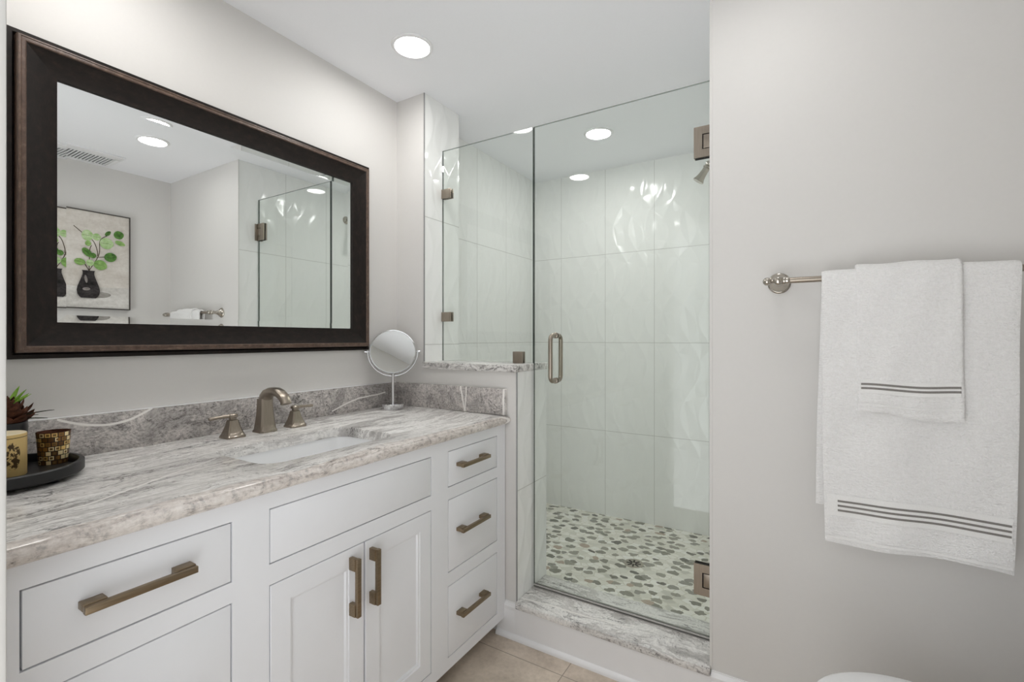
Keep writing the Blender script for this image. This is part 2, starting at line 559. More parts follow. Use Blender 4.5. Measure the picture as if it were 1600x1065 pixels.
# ------------------------------------------------------------------ geometry helpers
class B:
    def __init__(s):
        s.V, s.F, s.MI, s.UV = [], [], [], {}

    def add(s, V, F, mi=0, uv=None):
        o = len(s.V)
        s.V += [tuple(v) for v in V]
        for k, f in enumerate(F):
            if uv:
                s.UV[len(s.F)] = uv[k]
            s.F.append(tuple(i + o for i in f))
            s.MI.append(mi[k] if isinstance(mi, list) else mi)
        return s

    def box(s, x0, x1, y0, y1, z0, z1, bev=0.0, mi=0, seg=2, mat=None):
        bm = bmesh.new()
        bmesh.ops.create_cube(bm, size=1.0)
        bmesh.ops.scale(bm, vec=(x1 - x0, y1 - y0, z1 - z0), verts=bm.verts)
        bmesh.ops.translate(bm, vec=((x0 + x1) / 2, (y0 + y1) / 2, (z0 + z1) / 2), verts=bm.verts)
        if bev > 0:
            bmesh.ops.bevel(bm, geom=list(bm.edges), offset=bev, segments=seg, affect='EDGES', profile=0.5)
        if mat is not None:
            bmesh.ops.transform(bm, matrix=mat, verts=bm.verts)
        bm.verts.index_update()
        s.add([v.co[:] for v in bm.verts], [[v.index for v in f.verts] for f in bm.faces], mi)
        bm.free()
        return s

    def loft(s, loops, closed=True, cap0=True, cap1=True, mi=0):
        n = len(loops[0])
        V = [p for L in loops for p in L]
        F = []
        for k in range(len(loops) - 1):
            for i in range(n if closed else n - 1):
                j = (i + 1) % n
                F.append((k * n + i, k * n + j, (k + 1) * n + j, (k + 1) * n + i))
        if cap0:
            F.append(tuple(range(n - 1, -1, -1)))
        if cap1:
            F.append(tuple((len(loops) - 1) * n + i for i in range(n)))
        return s.add(V, F, mi)

    def lathe(s, prof, org=(0, 0, 0), axis=(0, 0, 1), n=40, mi=0, cap0=True, cap1=True, uv=False):
        """prof: (radius, height along axis)"""
        a = Vector(axis).normalized()
        t = Vector((1, 0, 0)) if abs(a.x) < 0.9 else Vector((0, 1, 0))
        e1 = (t - a * t.dot(a)).normalized()
        e2 = a.cross(e1)
        o = Vector(org)
        loops = [[o + a * h + (e1 * cos(2 * pi * i / n) + e2 * sin(2 * pi * i / n)) * max(r, 1e-5) for i in range(n)] for r, h in prof]
        f0 = len(s.F)
        s.loft(loops, True, cap0, cap1, mi)
        if uv:
            h0, h1 = prof[0][1], prof[-1][1]
            k = f0
            for r in range(len(prof) - 1):
                v0 = (prof[r][1] - h0) / (h1 - h0); v1 = (prof[r + 1][1] - h0) / (h1 - h0)
                for i in range(n):
                    s.UV[k] = [(i / n, v0), ((i + 1) / n, v0), ((i + 1) / n, v1), (i / n, v1)]
                    k += 1
        return s

    def tube(s, pts, rad, n=16, mi=0, cap=True):
        pts = [Vector(p) for p in pts]
        if not isinstance(rad, (list, tuple)):
            rad = [rad] * len(pts)
        loops = []
        ref = None
        for i, p in enumerate(pts):
            d = (pts[min(i + 1, len(pts) - 1)] - pts[max(i - 1, 0)]).normalized()
            if ref is None:
                t = Vector((0, 0, 1)) if abs(d.z) < 0.9 else Vector((1, 0, 0))
                ref = (t - d * t.dot(d)).normalized()
            else:
                ref = (ref - d * ref.dot(d)).normalized()
            e2 = d.cross(ref)
            loops.append([p + (ref * cos(2 * pi * k / n) + e2 * sin(2 * pi * k / n)) * rad[i] for k in range(n)])
        return s.loft(loops, True, cap, cap, mi)


BASE = {}


def obj(name, b, mats, parent=None, base=None, smooth=38):
    if not isinstance(mats, (list, tuple)):
        mats = [mats]
    org = Vector(BASE[parent.name] if parent else (base or (0, 0, 0)))
    me = bpy.data.meshes.new(name)
    me.from_pydata([tuple(Vector(v) - org) for v in b.V], [], b.F)
    for m in mats:
        me.materials.append(m)
    me.polygons.foreach_set('material_index', b.MI)
    if b.UV:
        uvl = me.uv_layers.new(name='uv')
        for fi, co in b.UV.items():
            for li, c in zip(me.polygons[fi].loop_indices, co):
                uvl.data[li].uv = c
    bm = bmesh.new()
    bm.from_mesh(me)
    bmesh.ops.recalc_face_normals(bm, faces=bm.faces)
    bm.to_mesh(me)
    bm.free()
    if smooth:
        me.polygons.foreach_set('use_smooth', [True] * len(me.polygons))
        me.set_sharp_from_angle(angle=radians(smooth))
    me.update()
    o = bpy.data.objects.new(name, me)
    COL.objects.link(o)
    BASE[o.name] = tuple(org)
    if parent:
        o.parent = parent
    else:
        o.location = org
    return o


def tag(o, label, cat, group=None):
    o['label'] = label
    o['category'] = cat
    if group:
        o['group'] = group
    return o


def thing(name, label, cat, loc, group=None):
    o = bpy.data.objects.new(name, None)
    o.empty_display_size = 0.05
    COL.objects.link(o)
    o.location = loc
    BASE[o.name] = tuple(loc)
    return tag(o, label, cat, group)


def struct(name, b, mats, smooth=0):
    o = obj(name, b, mats, smooth=smooth)
    o['kind'] = 'structure'
    return o


def rrect(cx, cy, w, h, r, n=8):
    """rounded rectangle in 2D, counter-clockwise"""
    P = []
    for (sx, sy, a0) in ((1, 1, 0), (-1, 1, 90), (-1, -1, 180), (1, -1, 270)):
        for k in range(n + 1):
            a = radians(a0 + 90 * k / n)
            P.append((cx + sx * (w / 2 - r) + r * cos(a), cy + sy * (h / 2 - r) + r * sin(a)))
    return P


# ================================================================== THE ROOM
struct('wall_left', B().box(XL - 0.1, XL, YN - 0.12, YW, 0, ZC), M['wall'])
struct('wall_right', B().box(XR, XR + 0.1, YN - 0.12, YW, 0, ZC), M['wall'])
struct('wall_towel', B().box(XT + 0.004, XR + 0.1, YW, YI, 0, ZC), M['wall'])
struct('wall_return', B().box(XL - 0.1, XJ - 0.004, YW, YI, 0, ZC), M['wall'])
kw = B().box(XJ - 0.004, XP - 0.004, YW, YI - 0.004, 0, 1.108)
struct('wall_knee', kw, M['wall'])
nw = B().box(XL, -0.815, YN - 0.12, YN, 0, ZC)
nw.box(-0.815, 0.135, YN - 0.12, YN, 2.06, ZC)
nw.box(0.135, XR, YN - 0.12, YN, 0, ZC)
struct('wall_near', nw, M['wall'])
struct('ceiling', B().box(XL - 0.1, XR + 0.1, YN - 0.12, YB + 0.1, ZC, ZC + 0.08), M['ceiling'])
struct('floor', B().box(XL - 0.1, XR + 0.1, YN - 0.12, YI, -0.1, 0), M['floor'])

# shower shell
struct('wall_shower_left', B().box(XL - 0.1, XL + 0.008, YI, YB + 0.1, 0, ZC), M['tile_y'])
struct('wall_shower_back', B().box(XL + 0.008, XT + 0.1, YB, YB + 0.1, 0, ZC), M['tile_x'])
struct('wall_shower_right', B().box(XT, XT + 0.1, YI, YB, 0, ZC), M['tile_y'])
struct('wall_return_tile', B().box(XJ - 0.004, XJ, YW + 0.003, YI, 1.108, ZC).box(XL + 0.008, XJ - 0.0, YI, YI + 0.006, 1.1, ZC), M['tile_y'])
struct('wall_knee_tile', B().box(XP - 0.004, XP, YW + 0.003, YI, 0, 1.108).box(XL + 0.008, XP, YI - 0.004, YI + 0.006, 0.0, 1.108), M['tile_y'])
struct('wall_jamb_tile', B().box(XT, XT + 0.004, YW + 0.003, YI, 0, ZC), M['tile_y'])
struct('floor_shower', B().box(XL, XT, YI, YB, -0.06, 0.03), M['pebble'])

# metal edge strips where the tile meets the painted wall
for k, (x, z0, z1) in enumerate(((XJ, 1.14, ZC), (XP, 0.14, 1.108), (XT, 0.145, ZC))):
    struct('trim_%d' % (k + 1), B().box(x - 0.0045, x + 0.0005 if k < 2 else x + 0.0045, YW - 0.0015, YW + 0.004, z0, z1, 0.001), M['schluter'] if k < 2 else M['wall'])


# baseboards
def board(name, x0, x1, y, z1, cap=True):
    prof = [(0.0, 0.0), (-0.026, 0.0), (-0.026, 0.008), (-0.024, 0.013), (-0.019, 0.018), (-0.0135, 0.021), (-0.0135, z1 - 0.036)]
    if cap:
        prof += [(-0.0115, z1 - 0.03), (-0.0125, z1 - 0.024), (-0.0125, z1 - 0.016), (-0.009, z1 - 0.01), (-0.004, z1 - 0.004), (-0.004, z1)]
    else:
        prof += [(-0.0135, z1)]
    prof += [(0.0, z1)]
    b = B().loft([[(x, y + d, z) for d, z in prof] for x in (x0, x1)])
    struct(name, b, M['trim'], 25)


board('baseboard_front', XP - 0.004, XT + 0.001, YW, 0.128, False)
board('baseboard_knee', -1.10, XP - 0.004, YW, 0.143)
board('baseboard_towel', XT + 0.001, XR, YW, 0.143)
cb = B().box(XP, XT, YW, YI, 0, 0.128)
struct('floor_curb', cb, M['trim'])

# doorway the picture is taken from: jambs, head and casing
dj = B()
dj.box(-0.815, -0.80, YN - 0.12, YN, 0, 2.06)
dj.box(0.12, 0.135, YN - 0.12, YN, 0, 2.06)
dj.box(-0.80, 0.12, YN - 0.12, YN, 2.045, 2.06)
struct('door_1', dj, M['casing'])
cs = B()
cs.box(-0.874, -0.8035, YN, YN + 0.0165, 0, 2.115, 0.004)
cs.box(0.1235, 0.194, YN, YN + 0.0165, 0, 2.115, 0.004)
cs.box(-0.8035, 0.1235, YN, YN + 0.0165, 2.0485, 2.115, 0.004)
struct('trim_4', cs, M['casing'], 30)

# ================================================================== CEILING LIGHTS
def can_light(x, y, label, lens='lamp'):
    t = thing('ceiling_light', label, 'ceiling light', (x, y, ZC), 'recessed ceiling lights')
    obj('trim_ring', B().lathe([(0.066, 0.0), (0.066, -0.004), (0.069, -0.0075), (0.078, -0.007), (0.0825, -0.003), (0.083, 0.0)], (x, y, ZC), n=56, cap0=False, cap1=False), M['trim'], t)
    obj('lens', B().lathe([(0.0665, -0.001), (0.066, -0.003), (0.045, -0.0042), (0.0, -0.0048)], (x, y, ZC), n=56, cap0=True, cap1=False), M[lens], t)
    return t


def dup(root, loc, label):
    r = root.copy()
    COL.objects.link(r)
    r.location = loc
    r['label'] = label
    for ch in [c for c in bpy.data.objects if c.parent == root]:
        c = ch.copy()
        COL.objects.link(c)
        c.parent = r
    return r


can = can_light(-1.32, 1.40, 'round recessed ceiling light above the corner of the vanity, outside the shower')
dup(can, (-0.978, 2.546, ZC), 'round recessed ceiling light inside the shower, seen through the glass')
can2 = can_light(-0.115, 1.275, 'round recessed ceiling light seen only in the framed mirror, near the grille', 'lamp_dim')
dup(can, (-1.36, 0.49, ZC), 'round recessed ceiling light whose reflection shows in the shower door glass')


# exhaust grille, seen in the mirror
gr = thing('vent_grille', 'white louvred exhaust grille in the ceiling, seen in the framed mirror', 'vent', (0.48, 1.14, ZC))
g = B()
gx0, gx1, gy0, gy1 = 0.345, 0.630, 0.955, 1.305
zt, zb = ZC, ZC - 0.009
sx0, sx1, sy0, sy1 = 0.425, 0.605, 0.985, 1.28
g.box(gx0, sx0, gy0, gy1, zb, zt, 0.002); g.box(sx1, gx1, gy0, gy1, zb, zt, 0.002)
g.box(sx0, sx1, gy0, sy0, zb, zt, 0.002); g.box(sx0, sx1, sy1, gy1, zb, zt, 0.002)
obj('grille_frame', g, M['trim'], gr)
g = B()
nb = 17
for k in range(nb):
    y = sy0 + (k + 0.5) * (sy1 - sy0) / nb
    g.box(sx0, sx1, y - 0.0036, y + 0.0036, zb + 0.001, zt - 0.002)
obj('louver', g, M['trim'], gr)
obj('duct_shade_sheet', B().box(sx0, sx1, sy0, sy1, zt - 0.0015, zt - 0.0005), M['grille_dark'], gr)  # near-black sheet, shade above the louvers put into its colour

# ================================================================== VANITY
XF = -1.065
YV0, YV1 = 0.165, 1.690
van = thing('vanity_cabinet', 'white painted bathroom vanity with inset drawers and two doors', 'cabinet', (-1.38, 0.93, 0))
b = B()
zf0, zf1 = 0.073, 0.890
# carcass behind the face frame
b.box(XL + 0.003, XF - 0.022, YV0, YV0 + 0.018, zf0, zf1)
b.box(XL + 0.003, XF - 0.022, YV1 - 0.018, YV1, zf0, zf1)
b.box(XL + 0.003, XF - 0.022, YV0 + 0.018, YV1 - 0.018, zf0, zf0 + 0.018)
b.box(XL + 0.003, XL + 0.015, YV0 + 0.018, YV1 - 0.018, zf0 + 0.018, zf1)
for y in (0.607, 1.266):
    b.box(XL + 0.02, XF - 0.022, y - 0.009, y + 0.009, zf0 + 0.018, 0.76)
obj('carcass', b, M['cabinet'], van, smooth=0)
# face frame: stiles run full height, rails between them
b = B()
SX0, SX1 = XF - 0.022, XF
for (y0, y1) in ((YV0, 0.234), (0.565, 0.650), (1.222, 1.310), (1.629, YV1)):
    b.box(SX0, SX1, y0, y1, zf0, zf1)
for (y0, y1, zs) in ((0.234, 0.565, ((0.073, 0.116), (0.366, 0.414), (0.669, 0.714), (0.847, zf1))),
                     (0.650, 1.222, ((0.073, 0.116), (0.669, 0.717), (0.849, zf1))),
                     (1.310, 1.629, ((0.073, 0.116), (0.370, 0.417), (0.677, 0.720), (0.849, zf1)))):
    for z0, z1 in zs:
        b.box(SX0, SX1, y0, y1, z0, z1)
obj('face_frame', b, M['cabinet'], van, smooth=0)
obj('toe_kick', B().box(XF - 0.10, XF - 0.085, YV0, YV1, 0, zf0), M['dark'], van, smooth=0)

GAP = 0.0030


def pull(parent, p, L, vertical=False):
    """bar pull with wide square feet; p is the centre on the drawer face"""
    b = B()
    w = 0.0065
    if vertical:
        b.box(XF + 0.022, XF + 0.034, p[1] - w, p[1] + w, p[2] - L / 2, p[2] + L / 2, 0.0012)
        for s in (-1, 1):
            z0 = p[2] + s * L / 2
            z1 = z0 - s * 0.034
            b.box(XF - 0.0005, XF + 0.024, p[1] - 0.0085, p[1] + 0.0045, min(z0, z1), max(z0, z1), 0.0012)
    else:
        b.box(XF + 0.022, XF + 0.034, p[1] - L / 2, p[1] + L / 2, p[2] - w, p[2] + w, 0.0012)
        for s in (-1, 1):
            y0 = p[1] + s * L / 2
            y1 = y0 - s * 0.034
            b.box(XF - 0.0005, XF + 0.024, min(y0, y1), max(y0, y1), p[2] - 0.0045, p[2] + 0.0085, 0.0012)
    h = obj('handle', b, M['bronze'], parent)
    h['label'] = 'bronze bar pull'
    return h


def slab(y0, y1, z0, z1):
    return B().box(XF - 0.020, XF, y0 + GAP, y1 - GAP, z0 + GAP, z1 - GAP, 0.0012)


for (y0, y1, zs) in ((0.234, 0.565, ((0.714, 0.847), (0.414, 0.669), (0.116, 0.366))), (1.310, 1.629, ((0.720, 0.849), (0.417, 0.677), (0.116, 0.370)))):
    for z0, z1 in zs:
        d = obj('drawer', slab(y0, y1, z0, z1), M['cabinet'], van)
        zc = (z0 + z1) / 2
        pull(d, (0, (y0 + y1) / 2 + (-0.006 if y0 < 1 else -0.024), zc + (0.006 if z1 > 0.8 else (-0.03 if y0 < 1 else 0.008))), 0.176)
obj('false_front', slab(0.650, 1.222, 0.717, 0.849), M['cabinet'], van)


def door(y0, y1, z0, z1, hy):
    b = B()
    st = 0.062
    y0 += GAP; y1 -= GAP; z0 += GAP; z1 -= GAP
    yi0, yi1, zi0, zi1 = y0 + st, y1 - st, z0 + st, z1 - st
    def R(o, x):
        return [(x, yi0 - o, zi0 - o), (x, yi1 + o, zi0 - o), (x, yi1 + o, zi1 + o), (x, yi0 - o, zi1 + o)]
    def Q(o, x):
        return [(x, y0 + o, z0 + o), (x, y1 - o, z0 + o), (x, y1 - o, z1 - o), (x, y0 + o, z1 - o)]
    loops = [Q(0, XF - 0.02), Q(0, XF - 0.0012), Q(0.0012, XF), R(0.0105, XF), R(0.009, XF - 0.0035), R(0.0035, XF - 0.0045), R(0.0, XF - 0.0095)]
    b.loft(loops, True, True, True)
    d = obj('door', b, M['cabinet'], van, smooth=25)
    pull(d, (0, hy, 0.563), 0.16, True)


door(0.650, 0.9355, 0.116, 0.669, 0.888)
door(0.9355, 1.222, 0.116, 0.669, 0.960)

# countertop with the sink cut-out
ct = thing('countertop', 'grey and white veined granite countertop on the white vanity', 'countertop', (-1.37, 0.93, 0.89))
cx, cy, hw, hh = -1.302, 0.930, 0.285, 0.455
hole = rrect(cx, cy, hw, hh, 0.055, 10)
X0, X1, Y0, Y1 = XL + 0.002, -1.040, 0.153, 1.6945
ang = [atan2(p[1] - cy, p[0] - cx) for p in hole] + [atan2(y - cy, x - cx) for x in (X0, X1) for y in (Y0, Y1)]
ang = sorted(set(round(a, 6) for a in ang))


def ray_poly(P, a):
    d = Vector((cos(a), sin(a)))
    best = None
    for i in range(len(P)):
        p = Vector(P[i]) - Vector((cx, cy)); q = Vector(P[(i + 1) % len(P)]) - Vector((cx, cy))
        e = q - p
        den = d.x * e.y - d.y * e.x
        if abs(den) < 1e-12:
            continue
        t = (p.x * e.y - p.y * e.x) / den
        u = (p.x * d.y - p.y * d.x) / den
        if t > 0 and -1e-6 <= u <= 1 + 1e-6:
            best = t if best is None else min(best, t)
    return (cx + d.x * best, cy + d.y * best)


def outer(off):
    P = [(X0, Y0), (X1 - off, Y0), (X1 - off, Y1), (X0, Y1)]
    return [ray_poly(P, a) for a in ang]


def inner(off):
    P = rrect(cx, cy, hw + 2 * off, hh + 2 * off, 0.055 + off, 10)
    return [ray_poly(P, a) for a in ang]


def lev(P, z):
    return [(x, y, z) for x, y in P]


loops = [lev(inner(0.0), 0.892), lev(inner(0.0), ZT - 0.005), lev(inner(0.0015), ZT - 0.0015), lev(inner(0.005), ZT),
         lev(outer(0.017), ZT), lev(outer(0.010), ZT - 0.0012), lev(outer(0.006), ZT - 0.004), lev(outer(0.0052), ZT - 0.0072), lev(outer(0.0025), ZT - 0.0092), lev(outer(0.0), ZT - 0.014),
         lev(outer(0.0), ZT - 0.022), lev(outer(0.003), ZT - 0.029), lev(outer(0.009), 0.892), lev(inner(0.0), 0.892)]
obj('slab', B().loft(loops, True, False, False), M['stone'], ct)
bs_ = obj('backsplash', B().box(XL + 0.001, XL + 0.0205, 0.153, 1.6945, ZT, 1.036, 0.0015), M['stone_splash'], base=(XL, 0.93, ZT))
tag(bs_, 'long grey flecked granite backsplash strip along the wall under the framed mirror', 'backsplash')
obj('top_strip', B().box(XL + 0.001, XL + 0.013, 0.153, 1.675, 1.0358, 1.0385, 0.001), M['trim'], bs_)  # thin white strip along the top of the backsplash
tag(obj('side_splash', B().box(XL + 0.0205, -1.058, 1.675, 1.6945, ZT, 1.036, 0.0015), M['stone_splash'], base=(-1.37, 1.685, ZT)), 'short granite side splash strip at the vanity end, below the stone cap', 'backsplash')

# undermount basin
sk = thing('sink', 'white rectangular undermount sink basin set into the granite counter', 'sink', (cx, cy, 0.78))
def rl(w, h, r, z, n=8):
    return [(x, y, z) for x, y in rrect(cx, cy, w, h, r, n)]
b = B()
b.loft([rl(hw + 0.05, hh + 0.05, 0.07, 0.8915), rl(hw + 0.004, hh + 0.004, 0.057, 0.8915), rl(hw + 0.002, hh + 0.002, 0.056, 0.885), rl(hw - 0.012, hh - 0.012, 0.055, 0.83),
        rl(hw - 0.03, hh - 0.03, 0.055, 0.795), rl(hw - 0.06, hh - 0.06, 0.05, 0.778), rl(hw - 0.12, hh - 0.14, 0.04, 0.773), rl(0.04, 0.04, 0.0199, 0.769)], True, False, True)
b.loft([rl(hw + 0.05, hh + 0.05, 0.07, 0.8915), rl(hw + 0.05, hh + 0.05, 0.07, 0.875), rl(hw + 0.01, hh + 0.01, 0.06, 0.82), rl(hw - 0.06, hh - 0.06, 0.05, 0.762)], True, False, True)
obj('basin', b, M['ceramic'], sk)
obj('drain', B().lathe([(0.024, 0.7695), (0.024, 0.7725), (0.020, 0.7735), (0.014, 0.7715), (0.0, 0.7715)], (cx, cy, 0), n=32), M['nickel'], sk)

# ------------------------------------------------------------------ faucet
fx, fy = -1.590, 0.955
fa = thing('faucet', 'brushed nickel widespread faucet behind the sink', 'faucet', (fx, fy, ZT))


def sq(c, hx, hy, z, ch=0.25):
    """chamfered square loop"""
    k = ch
    P = [(hx, -hy * (1 - k)), (hx, hy * (1 - k)), (hx * (1 - k), hy), (-hx * (1 - k), hy), (-hx, hy * (1 - k)), (-hx, -hy * (1 - k)), (-hx * (1 - k), -hy), (hx * (1 - k), -hy)]
    return [(c[0] + x, c[1] + y, z) for x, y in P]


b = B()
c = (fx, fy)
# column, then the flattened arching spout swept in the x-z plane
b.loft([sq(c, 0.031, 0.031, ZT), sq(c, 0.031, 0.031, ZT + 0.006), sq(c, 0.028, 0.028, ZT + 0.010), sq(c, 0.0245, 0.0255, ZT + 0.03), sq(c, 0.021, 0.0225, ZT + 0.06), sq(c, 0.0195, 0.021, ZT + 0.09), sq(c, 0.019, 0.0205, ZT + 0.115)], True, True, True)
path = [(-0.006, 0.085), (-0.002, 0.105), (0.006, 0.120), (0.020, 0.1335), (0.042, 0.1415), (0.066, 0.1430), (0.088, 0.1375), (0.106, 0.127), (0.117, 0.116), (0.123, 0.104)]
wid = [0.0195, 0.020, 0.020, 0.0195, 0.019, 0.0185, 0.018, 0.0175, 0.017, 0.017]
thk = [0.013, 0.0155, 0.017, 0.016, 0.0145, 0.013, 0.012, 0.0115, 0.011, 0.0105]
loops = []
for i, (px, pz) in enumerate(path):
    a = path[max(i - 1, 0)]; d_ = path[min(i + 1, len(path) - 1)]
    t = Vector((d_[0] - a[0], 0, d_[1] - a[1])).normalized()
    nrm = Vector((-t.z, 0, t.x))
    o = Vector((fx + px, fy, ZT + pz))
    L = []
    for k in range(16):
        an = 2 * pi * k / 16
        cu, su = cos(an), sin(an)
        e = 0.55
        L.append(o + nrm * (thk[i] * (abs(su) ** e) * (1 if su >= 0 else -1)) + Vector((0, 1, 0)) * (wid[i] * (abs(cu) ** e) * (1 if cu >= 0 else -1)))
    loops.append(L)
b.loft(loops)
obj('spout', b, M['nickel'], fa)
for hy_, sgn in ((fy - 0.112, -1), (fy + 0.112, 1)):
    c = (fx + 0.004, hy_)
    b = B()
    b.loft([sq(c, 0.030, 0.030, ZT, .2), sq(c, 0.030, 0.030, ZT + 0.006, .2), sq(c, 0.0275, 0.0275, ZT + 0.009, .2), sq(c, 0.0225, 0.0225, ZT + 0.022, .22), sq(c, 0.0175, 0.0175, ZT + 0.038, .25), sq(c, 0.0145, 0.0145, ZT + 0.052, .28), sq(c, 0.0138, 0.0138, ZT + 0.057, .3), sq(c, 0.009, 0.009, ZT + 0.059, .3), sq(c, 0.009, 0.009, ZT + 0.064, .3), sq(c, 0.0125, 0.0125, ZT + 0.066, .3), sq(c, 0.0125, 0.0125, ZT + 0.074, .3), sq(c, 0.010, 0.010, ZT + 0.077, .3)])
    h = obj('handle', b, M['nickel'], fa)
    b = B()
    pts = [(c[0], c[1] + sgn * d, ZT + 0.0705 + z) for d, z in ((0.0, 0), (0.02, 0.0), (0.045, -0.0005), (0.068, -0.002), (0.073, -0.002))]
    b.tube(pts, [0.0062, 0.0058, 0.005, 0.0058, 0.0045], 12)
    obj('lever', b, M['nickel'], h)

# ================================================================== FRAMED MIRROR
wm = thing('wall_mirror', 'large mirror in a wide dark brown wooden frame above the vanity', 'mirror', (XL, 0.92, 1.2))
my0, my1, mz0, mz1 = 0.345, 1.503, 1.197, 2.030


def ring(o, h):
    x = XL + h
    return [(x, my0 + o, mz0 + o), (x, my1 - o, mz0 + o), (x, my1 - o, mz1 - o), (x, my0 + o, mz1 - o)]


def frame_part(prof):
    b = B()
    loops = [ring(o, h) for o, h in prof]
    return b.loft(loops, True, False, False)


fr = frame_part([(0.0165, 0.0), (0.0165, 0.012), (0.033, 0.037), (0.040, 0.034), (0.091, 0.021), (0.095, 0.021), (0.0955, 0.014), (0.0955, 0.006)])
fo = obj('frame', fr, M['frame'], wm, smooth=20)
obj('outer_ledge', frame_part([(0.0, 0.001), (0.0, 0.017), (0.002, 0.020), (0.011, 0.020), (0.0125, 0.017), (0.0145, 0.010), (0.0165, 0.0095), (0.0165, 0.002)]), M['frame'], fo, smooth=20)
li = obj('raised_lip', frame_part([(0.0164, 0.010), (0.0164, 0.034), (0.0185, 0.0395), (0.0225, 0.0405), (0.0235, 0.0388), (0.0255, 0.0395), (0.031, 0.0395), (0.0332, 0.037), (0.0345, 0.034)]), M['frame_edge'], fo, smooth=20)
li['label'] = 'rubbed brown raised lip'
# mirror plate with a ground bevel round its border
b = B()
gv = 0.093
bw = 0.0225
xm = 0.0120
def mring(o, h):
    return ring(gv + o, h)
b.loft([mring(0.0, xm + bw * math.tan(radians(1.85))), mring(bw, xm)], True, False, False)
b.loft([mring(bw, xm)], True, False, True)
o = obj('mirror_glass', b, M['mirror'], wm, smooth=0)

# ================================================================== MAKE-UP MIRROR
mx_, my_ = -1.592, 1.562
mk = thing('makeup_mirror', 'round chrome tabletop makeup mirror on the corner of the granite counter', 'makeup mirror', (mx_, my_, ZT))
def flute(r, z, amp, n=144):
    return [(mx_ + (r + amp * cos(24 * 2 * pi * k / n)) * cos(2 * pi * k / n), my_ + (r + amp * cos(24 * 2 * pi * k / n)) * sin(2 * pi * k / n), ZT + z) for k in range(n)]


obj('base', B().loft([flute(0.040, 0.0, 0), flute(0.041, 0.002, 0.0006), flute(0.045, 0.012, 0.0014), flute(0.0495, 0.021, 0.0008), flute(0.0505, 0.024, 0), flute(0.049, 0.0265, 0), flute(0.030, 0.028, 0), flute(0.008, 0.030, 0)]), M['chrome'], mk)
obj('stem', B().lathe([(0.0066, 0.018), (0.0066, 0.150), (0.008, 0.153), (0.008, 0.160)], (mx_, my_, ZT), n=24), M['chrome'], mk)
mc = Vector((mx_, my_, ZT + 0.263))
face = Vector((0, 0, 0)) - Vector((mx_, my_, 0)); face.z = 0; face.normalize()
side = Vector((0, 0, 1)).cross(face)            # along the pivot axis
R_ = 0.1035
pts = [mc + side * ((R_ + 0.0075) * cos(a)) + Vector((0, 0, 1)) * ((R_ + 0.0075) * sin(a)) for a in [radians(180 + 180 * k / 32) for k in range(33)]]
pts = [pts[0] + Vector((0, 0, 0.006))] + pts + [pts[-1] + Vector((0, 0, 0.006))]
obj('yoke', B().tube(pts, 0.0036, 12), M['chrome'], mk)
for s in (-1, 1):
    b = B()
    a0 = mc + side * (s * (R_ - 0.003))
    b.lathe([(0.0028, 0), (0.0028, 0.012), (0.005, 0.013), (0.0056, 0.018), (0.0052, 0.024), (0.0, 0.0255)], a0, side * s, n=16)
    obj('pivot', b, M['chrome'], mk)
tilt = radians(17)
nrm = (face * cos(tilt) + Vector((0, 0, 1)) * sin(tilt)).normalized()
hd = obj('mirror_disc', B().lathe([(R_ - 0.006, -0.006), (R_ - 0.001, -0.006), (R_, -0.003), (R_, 0.003), (R_ - 0.0015, 0.006), (R_ - 0.004, 0.0055), (R_ - 0.005, 0.0035)], mc, nrm, n=72, cap1=False), M['chrome'], mk)
b = B()
N = 72
# slightly domed backing gives the true flat glass
b.lathe([(R_ - 0.0045, 0.0035), (0.0, 0.0036)], mc, nrm, n=N, cap0=False)
obj('glass', b, M['mirror'], hd)

# ================================================================== TRAY AND WHAT STANDS ON IT
tx, ty, TR = -1.528, 0.304, 0.142
tr = thing('tray', 'round black wooden tray standing on the granite counter', 'tray', (tx, ty, ZT))
obj('dish', B().lathe([(TR - 0.012, 0.008), (TR - 0.004, 0.009), (TR, 0.013), (TR, 0.033), (TR - 0.003, 0.036), (TR - 0.010, 0.036), (TR - 0.0125, 0.033), (TR - 0.014, 0.017), (0.0, 0.0165)], (tx, ty, ZT), n=72), M['black'], tr)
for k in range(4):
    a = radians(35 + 90 * k)
    obj('foot', B().lathe([(0.012, 0.0), (0.015, 0.004), (0.015, 0.0085)], (tx + 0.11 * cos(a), ty + 0.11 * sin(a), ZT), n=20), M['black'], tr)
ZTR = ZT + 0.0168
kx, ky = -1.572, 0.405
cu = thing('candle_holder', 'small gold mosaic glass votive candle holder on the black tray', 'candle holder', (kx, ky, ZTR))
obj('cup', B().lathe([(0.0265, 0.0), (0.0272, 0.004), (0.0287, 0.03), (0.0320, 0.078)], (kx, ky, ZTR), n=64, cap1=False, uv=True), M['mosaic'], cu)
obj('lining', B().lathe([(0.0321, 0.0778), (0.0316, 0.0785), (0.0308, 0.078), (0.0275, 0.03), (0.0272, 0.02)], (kx, ky, ZTR), n=48, cap0=False, cap1=False), M['leaf_brown'], cu)
w_ = obj('wax', B().lathe([(0.0, 0.019), (0.0271, 0.0195), (0.0274, 0.026), (0.027, 0.028), (0.0, 0.027)], (kx, ky, ZTR), n=40), M['wax'], cu)
obj('wick', B().tube([(kx, ky, ZTR + 0.026), (kx + 0.001, ky, ZTR + 0.034), (kx + 0.003, ky, ZTR + 0.040)], 0.0009, 8), M['black'], w_)

